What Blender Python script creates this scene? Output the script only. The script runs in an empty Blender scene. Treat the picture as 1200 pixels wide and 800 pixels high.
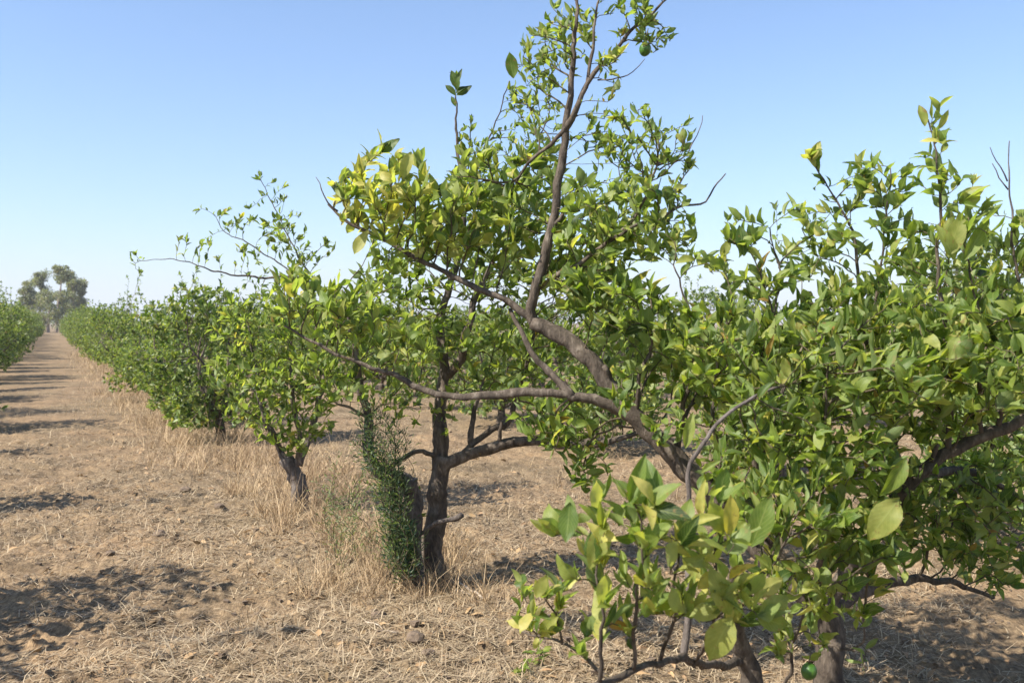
import bpy, math, random
import numpy as np
from mathutils import Vector, Matrix

R = math.radians
rng = np.random.default_rng(11)
random.seed(5)
scene = bpy.context.scene
COL = scene.collection

# ------------------------------------------------------------------ camera
CAM_H, F_PX = 1.6, 1100.0
PITCH = R(1.15)                       # looking very slightly down
cam_data = bpy.data.cameras.new('camera')
cam_data.sensor_width = 36.0
cam_data.lens = 36.0 * F_PX / 1200.0
cam_data.clip_start = 0.05
cam_data.clip_end = 12000
cam_data.dof.use_dof = True
cam_data.dof.focus_distance = 5.2
cam_data.dof.aperture_fstop = 4.5
cam = bpy.data.objects.new('camera', cam_data)
COL.objects.link(cam)
cam.location = (0, 0, CAM_H)
cam.rotation_euler = (R(90) - PITCH, 0, 0)
scene.camera = cam

# ------------------------------------------------------------------ sky and sun
SUN_EL, SUN_AZ = R(48), R(-118)       # azimuth from +Y (view direction) towards +X: left, a little behind the camera
sun_dir = Vector((math.sin(SUN_AZ) * math.cos(SUN_EL), math.cos(SUN_AZ) * math.cos(SUN_EL), math.sin(SUN_EL)))
world = bpy.data.worlds.new('World')
scene.world = world
world.use_nodes = True
wn = world.node_tree
wn.nodes.clear()
wo = wn.nodes.new('ShaderNodeOutputWorld')
wb = wn.nodes.new('ShaderNodeBackground')
sky = wn.nodes.new('ShaderNodeTexSky')
sky.sky_type = 'NISHITA'
sky.sun_disc = False
sky.sun_elevation = SUN_EL
sky.sun_rotation = SUN_AZ
sky.altitude = 0
sky.air_density = 1.0
sky.dust_density = 0.9
sky.ozone_density = 6.5
wb.inputs['Strength'].default_value = 0.116
wn.links.new(sky.outputs[0], wb.inputs[0])
wn.links.new(wb.outputs[0], wo.inputs[0])

sun_data = bpy.data.lights.new('sun', 'SUN')
sun_data.energy = 5.0
sun_data.angle = R(0.53)
sun_data.color = (1.0, 0.95, 0.87)
sun = bpy.data.objects.new('sun', sun_data)
COL.objects.link(sun)
sun.rotation_euler = (-sun_dir).to_track_quat('-Z', 'Y').to_euler()
sun.location = (0, 0, 30)

vs = scene.view_settings
vs.view_transform = 'Standard'
vs.look = 'None'
vs.exposure = 0.95
vs.gamma = 1.0
vs.use_curve_mapping = False
scene.cycles.max_bounces = 8
scene.cycles.transparent_max_bounces = 8
scene.cycles.volume_bounces = 0

# ------------------------------------------------------------------ helpers
def at(px, py, depth):
    """World point on the line of sight through photo pixel (px, py) whose distance along +Y is depth."""
    u = (px - 600) / F_PX
    v = -(py - 400) / F_PX
    c, s = math.cos(PITCH), math.sin(PITCH)
    dy = c + v * s
    dz = -s + v * c
    k = depth / dy
    return np.array([u * k, depth, CAM_H + dz * k])

def project(P):
    c, s = math.cos(PITCH), math.sin(PITCH)
    x, y, z = P[..., 0], P[..., 1], P[..., 2] - CAM_H
    d = y * c - z * s
    v = y * s + z * c
    return 600 + F_PX * x / d, 400 - F_PX * v / d, d

def _hash(ix, iy, seed):
    h = (ix.astype(np.int64) * 374761393 + iy.astype(np.int64) * 668265263 + seed * 1442695041) & 0xffffffff
    h = ((h ^ (h >> 13)) * 1274126177) & 0xffffffff
    return ((h ^ (h >> 16)) & 0xffff) / 65535.0

def vnoise(x, y, seed=0):
    ix, iy = np.floor(x), np.floor(y)
    fx, fy = x - ix, y - iy
    fx = fx * fx * (3 - 2 * fx)
    fy = fy * fy * (3 - 2 * fy)
    a = _hash(ix, iy, seed); b = _hash(ix + 1, iy, seed)
    c = _hash(ix, iy + 1, seed); d = _hash(ix + 1, iy + 1, seed)
    return (a + (b - a) * fx) * (1 - fy) + (c + (d - c) * fx) * fy

ROW0 = -0.57 + 0.49 * 5.7              # the row of the near trees: x = ROW0 - 0.49 * y
def row_x(y, off=0.0):
    return ROW0 - 0.49 * y + off

def ground_h(x, y):
    x = np.asarray(x, float); y = np.asarray(y, float)
    dist = np.sqrt(x * x + y * y)
    fade = np.clip((26 - dist) / 14, 0, 1)
    h = (vnoise(x * 0.45, y * 0.45, 1) - .5) * 0.07
    h += (vnoise(x * 2.3, y * 2.3, 2) - .5) * 0.035 * fade
    h += np.maximum(0, vnoise(x * 8, y * 8, 3) - .45) * 0.05 * fade
    h += np.maximum(0, vnoise(x * 19, y * 19, 4) - .42) * 0.05 * fade
    h += np.maximum(0, vnoise(x * 34 + 5, y * 34, 5) - .45) * 0.03 * fade
    return h

def fast_mesh(name, verts, faces, colors=None, uvs=None, smooth=True):
    """verts (n,3); faces (m,4) or (m,3); colors per vertex (n,3); uvs per vertex (n,2)."""
    verts = np.asarray(verts, np.float32); faces = np.asarray(faces, np.int32)
    me = bpy.data.meshes.new(name)
    k = faces.shape[1]
    me.vertices.add(len(verts)); me.vertices.foreach_set('co', verts.ravel())
    me.loops.add(faces.size); me.loops.foreach_set('vertex_index', faces.ravel())
    me.polygons.add(len(faces))
    me.polygons.foreach_set('loop_start', np.arange(0, faces.size, k, dtype=np.int32))
    me.polygons.foreach_set('loop_total', np.full(len(faces), k, np.int32))
    me.polygons.foreach_set('use_smooth', np.full(len(faces), smooth, bool))
    if colors is not None:
        a = me.attributes.new('tint', 'FLOAT_COLOR', 'POINT')
        c4 = np.ones((len(verts), 4), np.float32); c4[:, :3] = colors
        a.data.foreach_set('color', c4.ravel())
    if uvs is not None:
        ul = me.uv_layers.new(name='UVMap')
        ul.data.foreach_set('uv', np.asarray(uvs, np.float32)[faces.ravel()].ravel())
    me.update(calc_edges=True)
    me.validate()
    return me

def link(name, data, mat=None, parent=None, **props):
    o = bpy.data.objects.new(name, data)
    COL.objects.link(o)
    if mat is not None and data is not None and not data.materials:
        data.materials.append(mat)
    if parent is not None:
        o.parent = parent
    for k, v in props.items():
        o[k] = v
    return o

def thing(name, loc, label, category, group=None):
    o = bpy.data.objects.new(name, None)
    o.empty_display_size = 0.2
    COL.objects.link(o)
    o.location = loc
    o['label'] = label
    o['category'] = category
    if group:
        o['group'] = group
    return o

# ------------------------------------------------------------------ materials
def new_mat(name):
    m = bpy.data.materials.new(name)
    m.use_nodes = True
    nt = m.node_tree
    b = nt.nodes['Principled BSDF']
    return m, nt, b

def N(nt, t, **kw):
    n = nt.nodes.new(t)
    for k, v in kw.items():
        setattr(n, k, v)
    return n

def mixc(nt, fac, a, b, blend='MIX'):
    n = nt.nodes.new('ShaderNodeMix'); n.data_type = 'RGBA'; n.blend_type = blend
    for sock, v in ((n.inputs[0], fac), (n.inputs[6], a), (n.inputs[7], b)):
        if hasattr(v, 'is_output') or isinstance(v, bpy.types.NodeSocket):
            nt.links.new(v, sock)
        elif isinstance(v, (int, float)):
            sock.default_value = v
        else:
            sock.default_value = (*v, 1)
    return n.outputs[2]

def math_n(nt, op, a, b=None, clamp=False):
    n = nt.nodes.new('ShaderNodeMath'); n.operation = op; n.use_clamp = clamp
    for i, v in enumerate((a, b)):
        if v is None: continue
        if isinstance(v, bpy.types.NodeSocket): nt.links.new(v, n.inputs[i])
        else: n.inputs[i].default_value = v
    return n.outputs[0]

def noise_n(nt, vec, scale, detail=4, rough=.55, w=None):
    n = nt.nodes.new('ShaderNodeTexNoise'); n.inputs['Scale'].default_value = scale
    n.inputs['Detail'].default_value = detail; n.inputs['Roughness'].default_value = rough
    if vec is not None: nt.links.new(vec, n.inputs['Vector'])
    return n.outputs['Fac']

def ramp(nt, fac, stops):
    n = nt.nodes.new('ShaderNodeValToRGB')
    e = n.color_ramp.elements
    while len(e) < len(stops): e.new(0.5)
    for i, (p, c) in enumerate(stops):
        e[i].position = p; e[i].color = (*c, 1)
    nt.links.new(fac, n.inputs[0])
    return n.outputs[0]

def leaf_material(name, transl=0.44, rough=0.36, veins=True):
    m, nt, b = new_mat(name)
    at_ = N(nt, 'ShaderNodeAttribute', attribute_name='tint')
    col = at_.outputs['Color']
    geo = N(nt, 'ShaderNodeNewGeometry')
    if veins:
        uv = N(nt, 'ShaderNodeUVMap')
        sep = N(nt, 'ShaderNodeSeparateXYZ'); nt.links.new(uv.outputs[0], sep.inputs[0])
        du = math_n(nt, 'ABSOLUTE', math_n(nt, 'SUBTRACT', sep.outputs[0], 0.5))
        mid = math_n(nt, 'SUBTRACT', 1.0, math_n(nt, 'MULTIPLY', du, 22.0), True)
        # side veins leave the midrib at an angle
        ph = math_n(nt, 'SUBTRACT', math_n(nt, 'MULTIPLY', sep.outputs[1], 52.0), math_n(nt, 'MULTIPLY', du, 40.0))
        sv = math_n(nt, 'POWER', math_n(nt, 'ADD', math_n(nt, 'MULTIPLY', math_n(nt, 'SINE', ph), .5), .5), 7.0)
        vein = math_n(nt, 'MAXIMUM', mid, math_n(nt, 'MULTIPLY', sv, 0.45), True)
        tc = N(nt, 'ShaderNodeTexCoord')
        blot = noise_n(nt, geo.outputs['Position'], 38, 2)
        mott = mixc(nt, 1.0, col, ramp(nt, blot, [(0.25, (.72, .78, .6)), (0.75, (1.2, 1.14, 1.15))]), 'MULTIPLY')
        colv = mixc(nt, math_n(nt, 'MULTIPLY', vein, 0.45), mott, (0.36, 0.40, 0.13))
        spot = noise_n(nt, geo.outputs['Position'], 55, 3, .6)
        patch = noise_n(nt, geo.outputs['Position'], 9, 2, .5)
        edge = math_n(nt, 'MULTIPLY', math_n(nt, 'POWER', math_n(nt, 'MULTIPLY', du, 2.0), 4.0), .12)
        blem = math_n(nt, 'MULTIPLY', math_n(nt, 'SUBTRACT', math_n(nt, 'ADD', math_n(nt, 'ADD', spot, edge), math_n(nt, 'MULTIPLY', math_n(nt, 'SUBTRACT', patch, .5), .5)), .67), 14.0, True)
        colv = mixc(nt, math_n(nt, 'MULTIPLY', blem, .75), colv, (0.24, 0.15, 0.05))
        rgh = math_n(nt, 'ADD', rough + .02, math_n(nt, 'MULTIPLY', noise_n(nt, geo.outputs['Position'], 12, 2), .26))
        nt.links.new(rgh, b.inputs['Roughness'])
    else:
        colv = col
    pale = mixc(nt, 0.42, colv, (0.30, 0.36, 0.16))
    colf = mixc(nt, geo.outputs['Backfacing'], colv, pale)
    nt.links.new(colf, b.inputs['Base Color'])
    b.inputs['Roughness'].default_value = rough
    b.inputs['Specular IOR Level'].default_value = 0.42
    tr = N(nt, 'ShaderNodeBsdfTranslucent')
    nt.links.new(mixc(nt, 1.0, colf, (2.15, 2.2, 0.75), 'MULTIPLY'), tr.inputs['Color'])
    mx = N(nt, 'ShaderNodeMixShader'); mx.inputs[0].default_value = transl
    nt.links.new(b.outputs[0], mx.inputs[1]); nt.links.new(tr.outputs[0], mx.inputs[2])
    out = nt.nodes['Material Output']
    nt.links.new(mx.outputs[0], out.inputs[0])
    if veins:
        bp = N(nt, 'ShaderNodeBump'); bp.inputs['Strength'].default_value = 0.25; bp.inputs['Distance'].default_value = 0.002
        nt.links.new(vein, bp.inputs['Height']); nt.links.new(bp.outputs[0], b.inputs['Normal'])
    return m

M_LEAF = leaf_material('citrus_leaf')
M_FAR = leaf_material('far_foliage', transl=0.34, rough=0.45, veins=False)

def bark_material(name, c0, c1, c2, lichen=False):
    m, nt, b = new_mat(name)
    tc = N(nt, 'ShaderNodeTexCoord')
    mp = N(nt, 'ShaderNodeMapping'); mp.inputs['Scale'].default_value = (1, 1, 0.35)
    nt.links.new(tc.outputs['Object'], mp.inputs[0])
    n1 = noise_n(nt, mp.outputs[0], 30, 8, .7)
    n2 = noise_n(nt, tc.outputs['Object'], 7, 3)
    col = ramp(nt, n1, [(.28, c0), (.52, c1), (.75, c2)])
    col = mixc(nt, 1.0, col, ramp(nt, n2, [(.3, (.7, .68, .66)), (.7, (1.25, 1.22, 1.2))]), 'MULTIPLY')
    if lichen:
        v = noise_n(nt, tc.outputs['Object'], 16, 5, .7)
        fac = ramp(nt, v, [(.66, (0, 0, 0)), (.72, (1, 1, 1))])
        col = mixc(nt, math_n(nt, 'MULTIPLY', fac, .55), col, (0.42, 0.30, 0.09))
    nt.links.new(col, b.inputs['Base Color'])
    b.inputs['Roughness'].default_value = 0.9
    b.inputs['Specular IOR Level'].default_value = 0.25
    bp = N(nt, 'ShaderNodeBump'); bp.inputs['Strength'].default_value = 1.0; bp.inputs['Distance'].default_value = 0.016
    nt.links.new(n1, bp.inputs['Height']); nt.links.new(bp.outputs[0], b.inputs['Normal'])
    return m

M_BARK = bark_material('citrus_bark', (.028, .022, .017), (.118, .094, .072), (.285, .240, .190), True)
M_DEAD = bark_material('dead_bark', (.040, .033, .028), (.15, .125, .108), (.30, .265, .235))
M_TWIG = bark_material('twig_bark', (.05, .042, .028), (.12, .095, .06), (.2, .165, .11))
M_EUC = bark_material('eucalyptus_bark', (.16, .12, .10), (.34, .27, .23), (.48, .41, .36))

def fruit_material():
    m, nt, b = new_mat('unripe_fruit')
    tc = N(nt, 'ShaderNodeTexCoord')
    n = noise_n(nt, tc.outputs['Object'], 60, 3)
    nt.links.new(ramp(nt, n, [(.3, (.035, .10, .012)), (.7, (.09, .19, .025))]), b.inputs['Base Color'])
    b.inputs['Roughness'].default_value = .35
    bp = N(nt, 'ShaderNodeBump'); bp.inputs['Strength'].default_value = .4; bp.inputs['Distance'].default_value = .002
    nt.links.new(noise_n(nt, tc.outputs['Object'], 500, 1), bp.inputs['Height']); nt.links.new(bp.outputs[0], b.inputs['Normal'])
    return m
M_FRUIT = fruit_material()

def straw_material(name, transl=.15):
    m, nt, b = new_mat(name)
    a = N(nt, 'ShaderNodeAttribute', attribute_name='tint')
    nt.links.new(a.outputs['Color'], b.inputs['Base Color'])
    b.inputs['Roughness'].default_value = .7
    tr = N(nt, 'ShaderNodeBsdfTranslucent'); nt.links.new(a.outputs['Color'], tr.inputs[0])
    mx = N(nt, 'ShaderNodeMixShader'); mx.inputs[0].default_value = transl
    nt.links.new(b.outputs[0], mx.inputs[1]); nt.links.new(tr.outputs[0], mx.inputs[2])
    nt.links.new(mx.outputs[0], nt.nodes['Material Output'].inputs[0])
    return m
M_STRAW = straw_material('dry_straw')

def ground_material():
    m, nt, b = new_mat('dry_ground')
    geo = N(nt, 'ShaderNodeNewGeometry')
    pos = geo.outputs['Position']
    big = noise_n(nt, pos, .55, 4)
    mid = noise_n(nt, pos, 4.5, 5, .6)
    fine = noise_n(nt, pos, 40, 6, .7)
    # short criss-cross straw litter: stretched noise in two directions
    def streak(rot, sc):
        mp = N(nt, 'ShaderNodeMapping'); mp.inputs['Rotation'].default_value = (0, 0, rot)
        mp.inputs['Scale'].default_value = (sc, sc * .13, 1)
        nt.links.new(pos, mp.inputs[0])
        return noise_n(nt, mp.outputs[0], 1, 3, .6)
    st = math_n(nt, 'MAXIMUM', math_n(nt, 'MAXIMUM', streak(.5, 120), streak(1.9, 110)), streak(-.7, 130))
    soil = ramp(nt, fine, [(.28, (.070, .050, .031)), (.5, (.182, .130, .080)), (.72, (.285, .212, .130))])
    straw = ramp(nt, fine, [(.3, (.218, .156, .093)), (.7, (.41, .312, .192))])
    cover = math_n(nt, 'MULTIPLY', ramp(nt, st, [(.5, (0, 0, 0)), (.66, (1, 1, 1))]), ramp(nt, mid, [(.3, (.3, .3, .3)), (.65, (1, 1, 1))]))
    col = mixc(nt, cover, soil, straw)
    col = mixc(nt, 1.0, col, ramp(nt, big, [(.3, (.84, .85, .82)), (.7, (1.14, 1.06, 1.0))]), 'MULTIPLY')
    blotch = noise_n(nt, pos, 1.9, 7, .72)
    col = mixc(nt, 1.0, col, ramp(nt, blotch, [(.34, (.62, .62, .62)), (.5, (1.0, 1.0, 1.0)), (.66, (1.26, 1.22, 1.15))]), 'MULTIPLY')
    nt.links.new(col, b.inputs['Base Color'])
    b.inputs['Roughness'].default_value = .95
    b.inputs['Specular IOR Level'].default_value = .15
    bp = N(nt, 'ShaderNodeBump'); bp.inputs['Strength'].default_value = .7; bp.inputs['Distance'].default_value = .02
    hh = math_n(nt, 'ADD', fine, math_n(nt, 'MULTIPLY', st, .6))
    nt.links.new(hh, bp.inputs['Height']); nt.links.new(bp.outputs[0], b.inputs['Normal'])
    return m
M_GROUND = ground_material()

def soil_material():
    m, nt, b = new_mat('dark_soil')
    tc = N(nt, 'ShaderNodeTexCoord')
    n = noise_n(nt, tc.outputs['Object'], 45, 5, .7)
    nt.links.new(ramp(nt, n, [(.3, (.07, .05, .035)), (.7, (.22, .155, .10))]), b.inputs['Base Color'])
    b.inputs['Roughness'].default_value = .95
    return m
M_SOIL = soil_material()

def hill_material():
    m, nt, b = new_mat('hill_scrub')
    geo = N(nt, 'ShaderNodeNewGeometry')
    n = noise_n(nt, geo.outputs['Position'], .012, 6, .6)
    nt.links.new(ramp(nt, n, [(.35, (.05, .065, .03)), (.6, (.20, .17, .10))]), b.inputs['Base Color'])
    b.inputs['Roughness'].default_value = 1
    return m
M_HILL = hill_material()

# ------------------------------------------------------------------ ground, hills
def build_ground():
    fine = np.linspace(-36, 36, 500)
    outer = np.concatenate([np.arange(40, 180, 4.0), np.arange(-180, -39, 4.0)])
    ang = np.concatenate([fine, outer])
    ang = np.unique(np.round(ang, 4))
    ang = ang[ang < 179.9]
    rad = [0.0, 0.01, 0.5, 1.0, 2.0, 3.0, 3.5]
    while rad[-1] < 16: rad.append(rad[-1] * 1.0058)
    while rad[-1] < 60: rad.append(rad[-1] * 1.02)
    while rad[-1] < 6000: rad.append(rad[-1] * 1.12)
    rad = np.array(rad[1:])
    A, Rr = np.meshgrid(np.radians(ang), rad)
    X = np.sin(A) * Rr; Y = np.cos(A) * Rr
    Z = ground_h(X, Y)
    na, nr = len(ang), len(rad)
    V = np.stack([X, Y, Z], -1).reshape(-1, 3)
    i, j = np.meshgrid(np.arange(nr - 1), np.arange(na), indexing='ij')
    j2 = (j + 1) % na
    Fq = np.stack([i * na + j, i * na + j2, (i + 1) * na + j2, (i + 1) * na + j], -1).reshape(-1, 4)[:, ::-1]
    me = fast_mesh('ground', V, Fq)
    o = link('ground', me, M_GROUND, kind='structure')
    return o
build_ground()

def build_hills():
    az = np.radians(np.linspace(-60, 60, 240))
    prof = 26 + 42 * vnoise(az * 5 + 3, az * 0, 21) + 22 * vnoise(az * 17, az * 0, 22) + 7 * vnoise(az * 60, az * 0, 23)
    rows = []
    for k, (d, f) in enumerate(((3300, 0.0), (3600, .45), (3900, .8), (4200, 1.0), (4700, .7), (5300, -.1))):
        rows.append(np.stack([np.sin(az) * d, np.cos(az) * d, prof * f - (4 if f <= 0 else 0)], -1))
    V = np.concatenate(rows)
    n = len(az)
    i, j = np.meshgrid(np.arange(len(rows) - 1), np.arange(n - 1), indexing='ij')
    Fq = np.stack([i * n + j, i * n + j + 1, (i + 1) * n + j + 1, (i + 1) * n + j], -1).reshape(-1, 4)
    link('hills', fast_mesh('hills', V, Fq[:, ::-1]), M_HILL, kind='structure')
build_hills()

# ------------------------------------------------------------------ branches
def smooth_path(pts, step=0.04, wobble=0.0, rs=None):
    """Catmull-Rom through pts (n,3), resampled about every step metres. Returns points and their 0..1 place."""
    P = np.asarray(pts, float)
    P = np.vstack([2 * P[0] - P[1], P, 2 * P[-1] - P[-2]])
    out = []
    for k in range(1, len(P) - 2):
        p0, p1, p2, p3 = P[k - 1:k + 3]
        m = max(2, int(np.linalg.norm(p2 - p1) / step) + 1)
        t = np.linspace(0, 1, m, endpoint=False)[:, None]
        out.append(.5 * (2 * p1 + (p2 - p0) * t + (2 * p0 - 5 * p1 + 4 * p2 - p3) * t ** 2 + (3 * p1 - p0 - 3 * p2 + p3) * t ** 3))
    out.append(P[-2][None])
    Q = np.concatenate(out)
    if wobble and rs is not None:
        w = rs.normal(0, wobble, Q.shape); w[0] = 0
        Q = Q + (w + np.roll(w, 1, 0) + np.roll(w, -1, 0)) / 3
    seg = np.linalg.norm(np.diff(Q, axis=0), axis=1)
    s = np.concatenate([[0], np.cumsum(seg)])
    return Q, s / max(s[-1], 1e-9)

def tube(Q, rad, sides, rs=None, rough=0.0):
    """Verts and quads of a tapered tube along Q, closed at both ends by shrinking rings."""
    Q = np.asarray(Q, float); rad = np.asarray(rad, float)
    T = np.gradient(Q, axis=0)
    T /= np.linalg.norm(T, axis=1)[:, None] + 1e-12
    up = np.array([0.3, 0.2, 1.0]) if abs(T[0][2]) < .9 else np.array([1.0, .2, .1])
    n = np.cross(T[0], up); n /= np.linalg.norm(n)
    Ns = [n]
    for k in range(1, len(Q)):
        n = Ns[-1] - T[k] * np.dot(Ns[-1], T[k])
        Ns.append(n / (np.linalg.norm(n) + 1e-12))
    Ns = np.array(Ns); B = np.cross(T, Ns)
    a = np.linspace(0, 2 * np.pi, sides, endpoint=False)
    rr = np.repeat(rad[:, None], sides, 1)
    if rough and rs is not None:
        ph = rs.uniform(0, 6, 4)
        kk = np.arange(len(Q))[:, None]
        rr = rr * (1 + rough * (.6 * np.sin(2 * a[None] + ph[0] + kk * .13) + .45 * np.sin(3 * a[None] + ph[1] - kk * .21) + rs.normal(0, .35, rr.shape)))
    V = Q[:, None] + rr[..., None] * (np.cos(a)[None, :, None] * Ns[:, None] + np.sin(a)[None, :, None] * B[:, None])
    V = np.concatenate([Q[0] + (V[:1] - Q[0]) * .02, V, Q[-1] + (V[-1:] - Q[-1]) * .02])
    m = len(V)
    i, j = np.meshgrid(np.arange(m - 1), np.arange(sides), indexing='ij')
    F = np.stack([i * sides + j, i * sides + (j + 1) % sides, (i + 1) * sides + (j + 1) % sides, (i + 1) * sides + j], -1).reshape(-1, 4)
    return V.reshape(-1, 3), F

def join(parts):
    Vs, Fs, n = [], [], 0
    for V, F in parts:
        Vs.append(V); Fs.append(F + n); n += len(V)
    return np.concatenate(Vs), np.concatenate(Fs)

def colonise(base_pts, base_dirs, attract, step=.045, kill=.07, reach=.9, iters=120, rs=None, up=.12):
    """Space colonisation: twigs grow from base_pts towards the attraction points."""
    P = [p for p in base_pts]; par = [-1] * len(P); nb = len(P)
    P = np.array(P); A = np.asarray(attract, float)
    par = np.array(par)
    gd = np.array(base_dirs, float)
    d2 = ((A[:, None] - P[None]) ** 2).sum(-1)
    near = d2.argmin(1); nd = np.sqrt(d2.min(1))
    alive = np.ones(len(A), bool)
    for it in range(iters):
        act = alive & (nd < reach)
        if not act.any():
            break
        idx = np.where(act)[0]
        dirs = A[idx] - P[near[idx]]
        dirs /= np.linalg.norm(dirs, axis=1)[:, None] + 1e-9
        un, inv = np.unique(near[idx], return_inverse=True)
        D = np.zeros((len(un), 3)); np.add.at(D, inv, dirs)
        D /= np.linalg.norm(D, axis=1)[:, None] + 1e-9
        D += gd[un] * .45 + rs.normal(0, .2, D.shape) + np.array([0, 0, up])
        D /= np.linalg.norm(D, axis=1)[:, None] + 1e-9
        newP = P[un] + D * step
        # skip nodes that repeat an existing one
        base = len(P)
        P = np.vstack([P, newP]); par = np.concatenate([par, un]); gd = np.vstack([gd, D])
        dn = np.sqrt(((A[:, None] - newP[None]) ** 2).sum(-1))
        mn = dn.min(1)
        better = mn < nd
        near = np.where(better, base + dn.argmin(1), near)
        nd = np.minimum(nd, mn)
        alive &= nd > kill
        if len(P) > 12000:
            break
    return P, par, gd, nb

def twig_chains(P, par, nb, tip=.0016, expo=2.2, rmax=.011):
    n = len(P)
    kids = [[] for _ in range(n)]
    for i in range(nb, n):
        kids[par[i]].append(i)
    acc = np.zeros(n)
    r = np.full(n, tip)
    depth_tip = np.zeros(n, int)
    for i in range(n - 1, nb - 1, -1):
        if acc[i] > 0:
            r[i] = min(rmax, acc[i] ** (1 / expo))
        acc[par[i]] += r[i] ** expo
        depth_tip[par[i]] = max(depth_tip[par[i]], depth_tip[i] + 1)
    chains = []
    started = set()
    for i in range(nb, n):
        p = par[i]
        first = max(kids[p], key=lambda k: r[k]) if kids[p] else None
        if p < nb or i != first:
            ch = [p, i]
            cur = i
            while kids[cur]:
                cur = max(kids[cur], key=lambda k: r[k])
                ch.append(cur)
            chains.append(ch)
    return chains, r, kids, depth_tip

# ------------------------------------------------------------------ leaves
def leaf_template(segs, across, aspect, fold, droop, wave, rs, twist=0.0):
    t = np.linspace(0, 1, segs + 1)
    w = .5 * aspect * np.power(np.sin(np.pi * np.clip(t, 0.0, 1) ** .88), .85)
    w = np.maximum(w, .012)
    w[0] = .014
    s = np.linspace(-1, 1, across + 1)
    T, S = np.meshgrid(t, s, indexing='ij')
    W = np.repeat(w[:, None], across + 1, 1)
    X = S * W * math.cos(fold)
    Z = np.abs(S) * W * math.sin(fold)
    ang = droop * T
    Y = np.where(abs(droop) > 1e-3, np.sin(ang) / max(abs(droop), 1e-3) * np.sign(droop) if abs(droop) > 1e-3 else T, T)
    Z = Z - np.where(abs(droop) > 1e-3, (1 - np.cos(ang)) / (droop if abs(droop) > 1e-3 else 1), 0)
    Z = Z + wave * np.abs(S) * np.sin(T * 9 + S * 1.5) * .04
    tw = twist * T
    X, Z = X * np.cos(tw) - Z * np.sin(tw), X * np.sin(tw) + Z * np.cos(tw)
    V = np.stack([X, Y, Z], -1).reshape(-1, 3)
    n = across + 1
    i, j = np.meshgrid(np.arange(segs), np.arange(across), indexing='ij')
    F = np.stack([i * n + j, i * n + j + 1, (i + 1) * n + j + 1, (i + 1) * n + j], -1).reshape(-1, 4)
    UV = np.stack([S * .5 + .5, T], -1).reshape(-1, 2)
    return V, F, UV

_rs = np.random.default_rng(3)
HI = [leaf_template(6, 4, .47, R(18), .35, .8, _rs), leaf_template(6, 4, .41, R(30), .7, .5, _rs, .25),
      leaf_template(6, 4, .52, R(12), -.25, 1.2, _rs, -.2), leaf_template(6, 4, .40, R(40), .2, .6, _rs, .1),
      leaf_template(6, 4, .45, R(24), 1.1, 1.0, _rs, -.35)]
MID = [leaf_template(4, 2, .47, R(18), .35, .8, _rs), leaf_template(4, 2, .41, R(30), .7, .5, _rs, .25),
       leaf_template(4, 2, .52, R(12), -.25, 1.2, _rs, -.2), leaf_template(4, 2, .40, R(40), .2, .6, _rs, .1),
       leaf_template(4, 2, .45, R(24), 1.1, 1.0, _rs, -.35)]
for _lst, _sg, _ac in ((HI, 6, 4), (MID, 4, 2)):
    _lst += [leaf_template(_sg, _ac, .36, R(46), -.45, .5, _rs, .45), leaf_template(_sg, _ac, .50, R(26), 1.7, 1.4, _rs, .5),
             leaf_template(_sg, _ac, .43, R(58), .55, .8, _rs, -.6), leaf_template(_sg, _ac, .55, R(14), .9, 1.8, _rs, -.15)]
LOW = [leaf_template(2, 2, .52, R(22), .5, 0, _rs)]
# leaf colours: deep green, mid green, light green, yellow-green, yellow, ochre spot
PALETTE = np.array([
    (.027, .052, .008), (.042, .078, .012), (.065, .112, .017), (.094, .150, .024),
    (.130, .188, .034), (.172, .224, .046), (.226, .262, .062), (.290, .304, .084),
    (.365, .350, .105), (.440, .395, .120), (.450, .375, .080), (.270, .165, .045)])

def pick_colours(n, yellow, rs):
    """Palette numbers; yellow 0..1 shifts the leaves towards yellow-green."""
    base = rs.normal(3.4, 1.8, n) + yellow * rs.gamma(2.0, 1.8, n)
    idx = np.clip(np.round(base), 0, 9).astype(int)
    rare = rs.random(n)
    idx = np.where(rare < .006 + .02 * yellow, 10, idx)
    idx = np.where(rare > .994, 11, idx)
    return idx

def frames(dirs, normals):
    """Rotation matrices whose columns are side, along, normal."""
    y = dirs / (np.linalg.norm(dirs, axis=1)[:, None] + 1e-9)
    z = normals - y * (normals * y).sum(1)[:, None]
    z /= np.linalg.norm(z, axis=1)[:, None] + 1e-9
    x = np.cross(y, z)
    return np.stack([x, y, z], -1)

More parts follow.
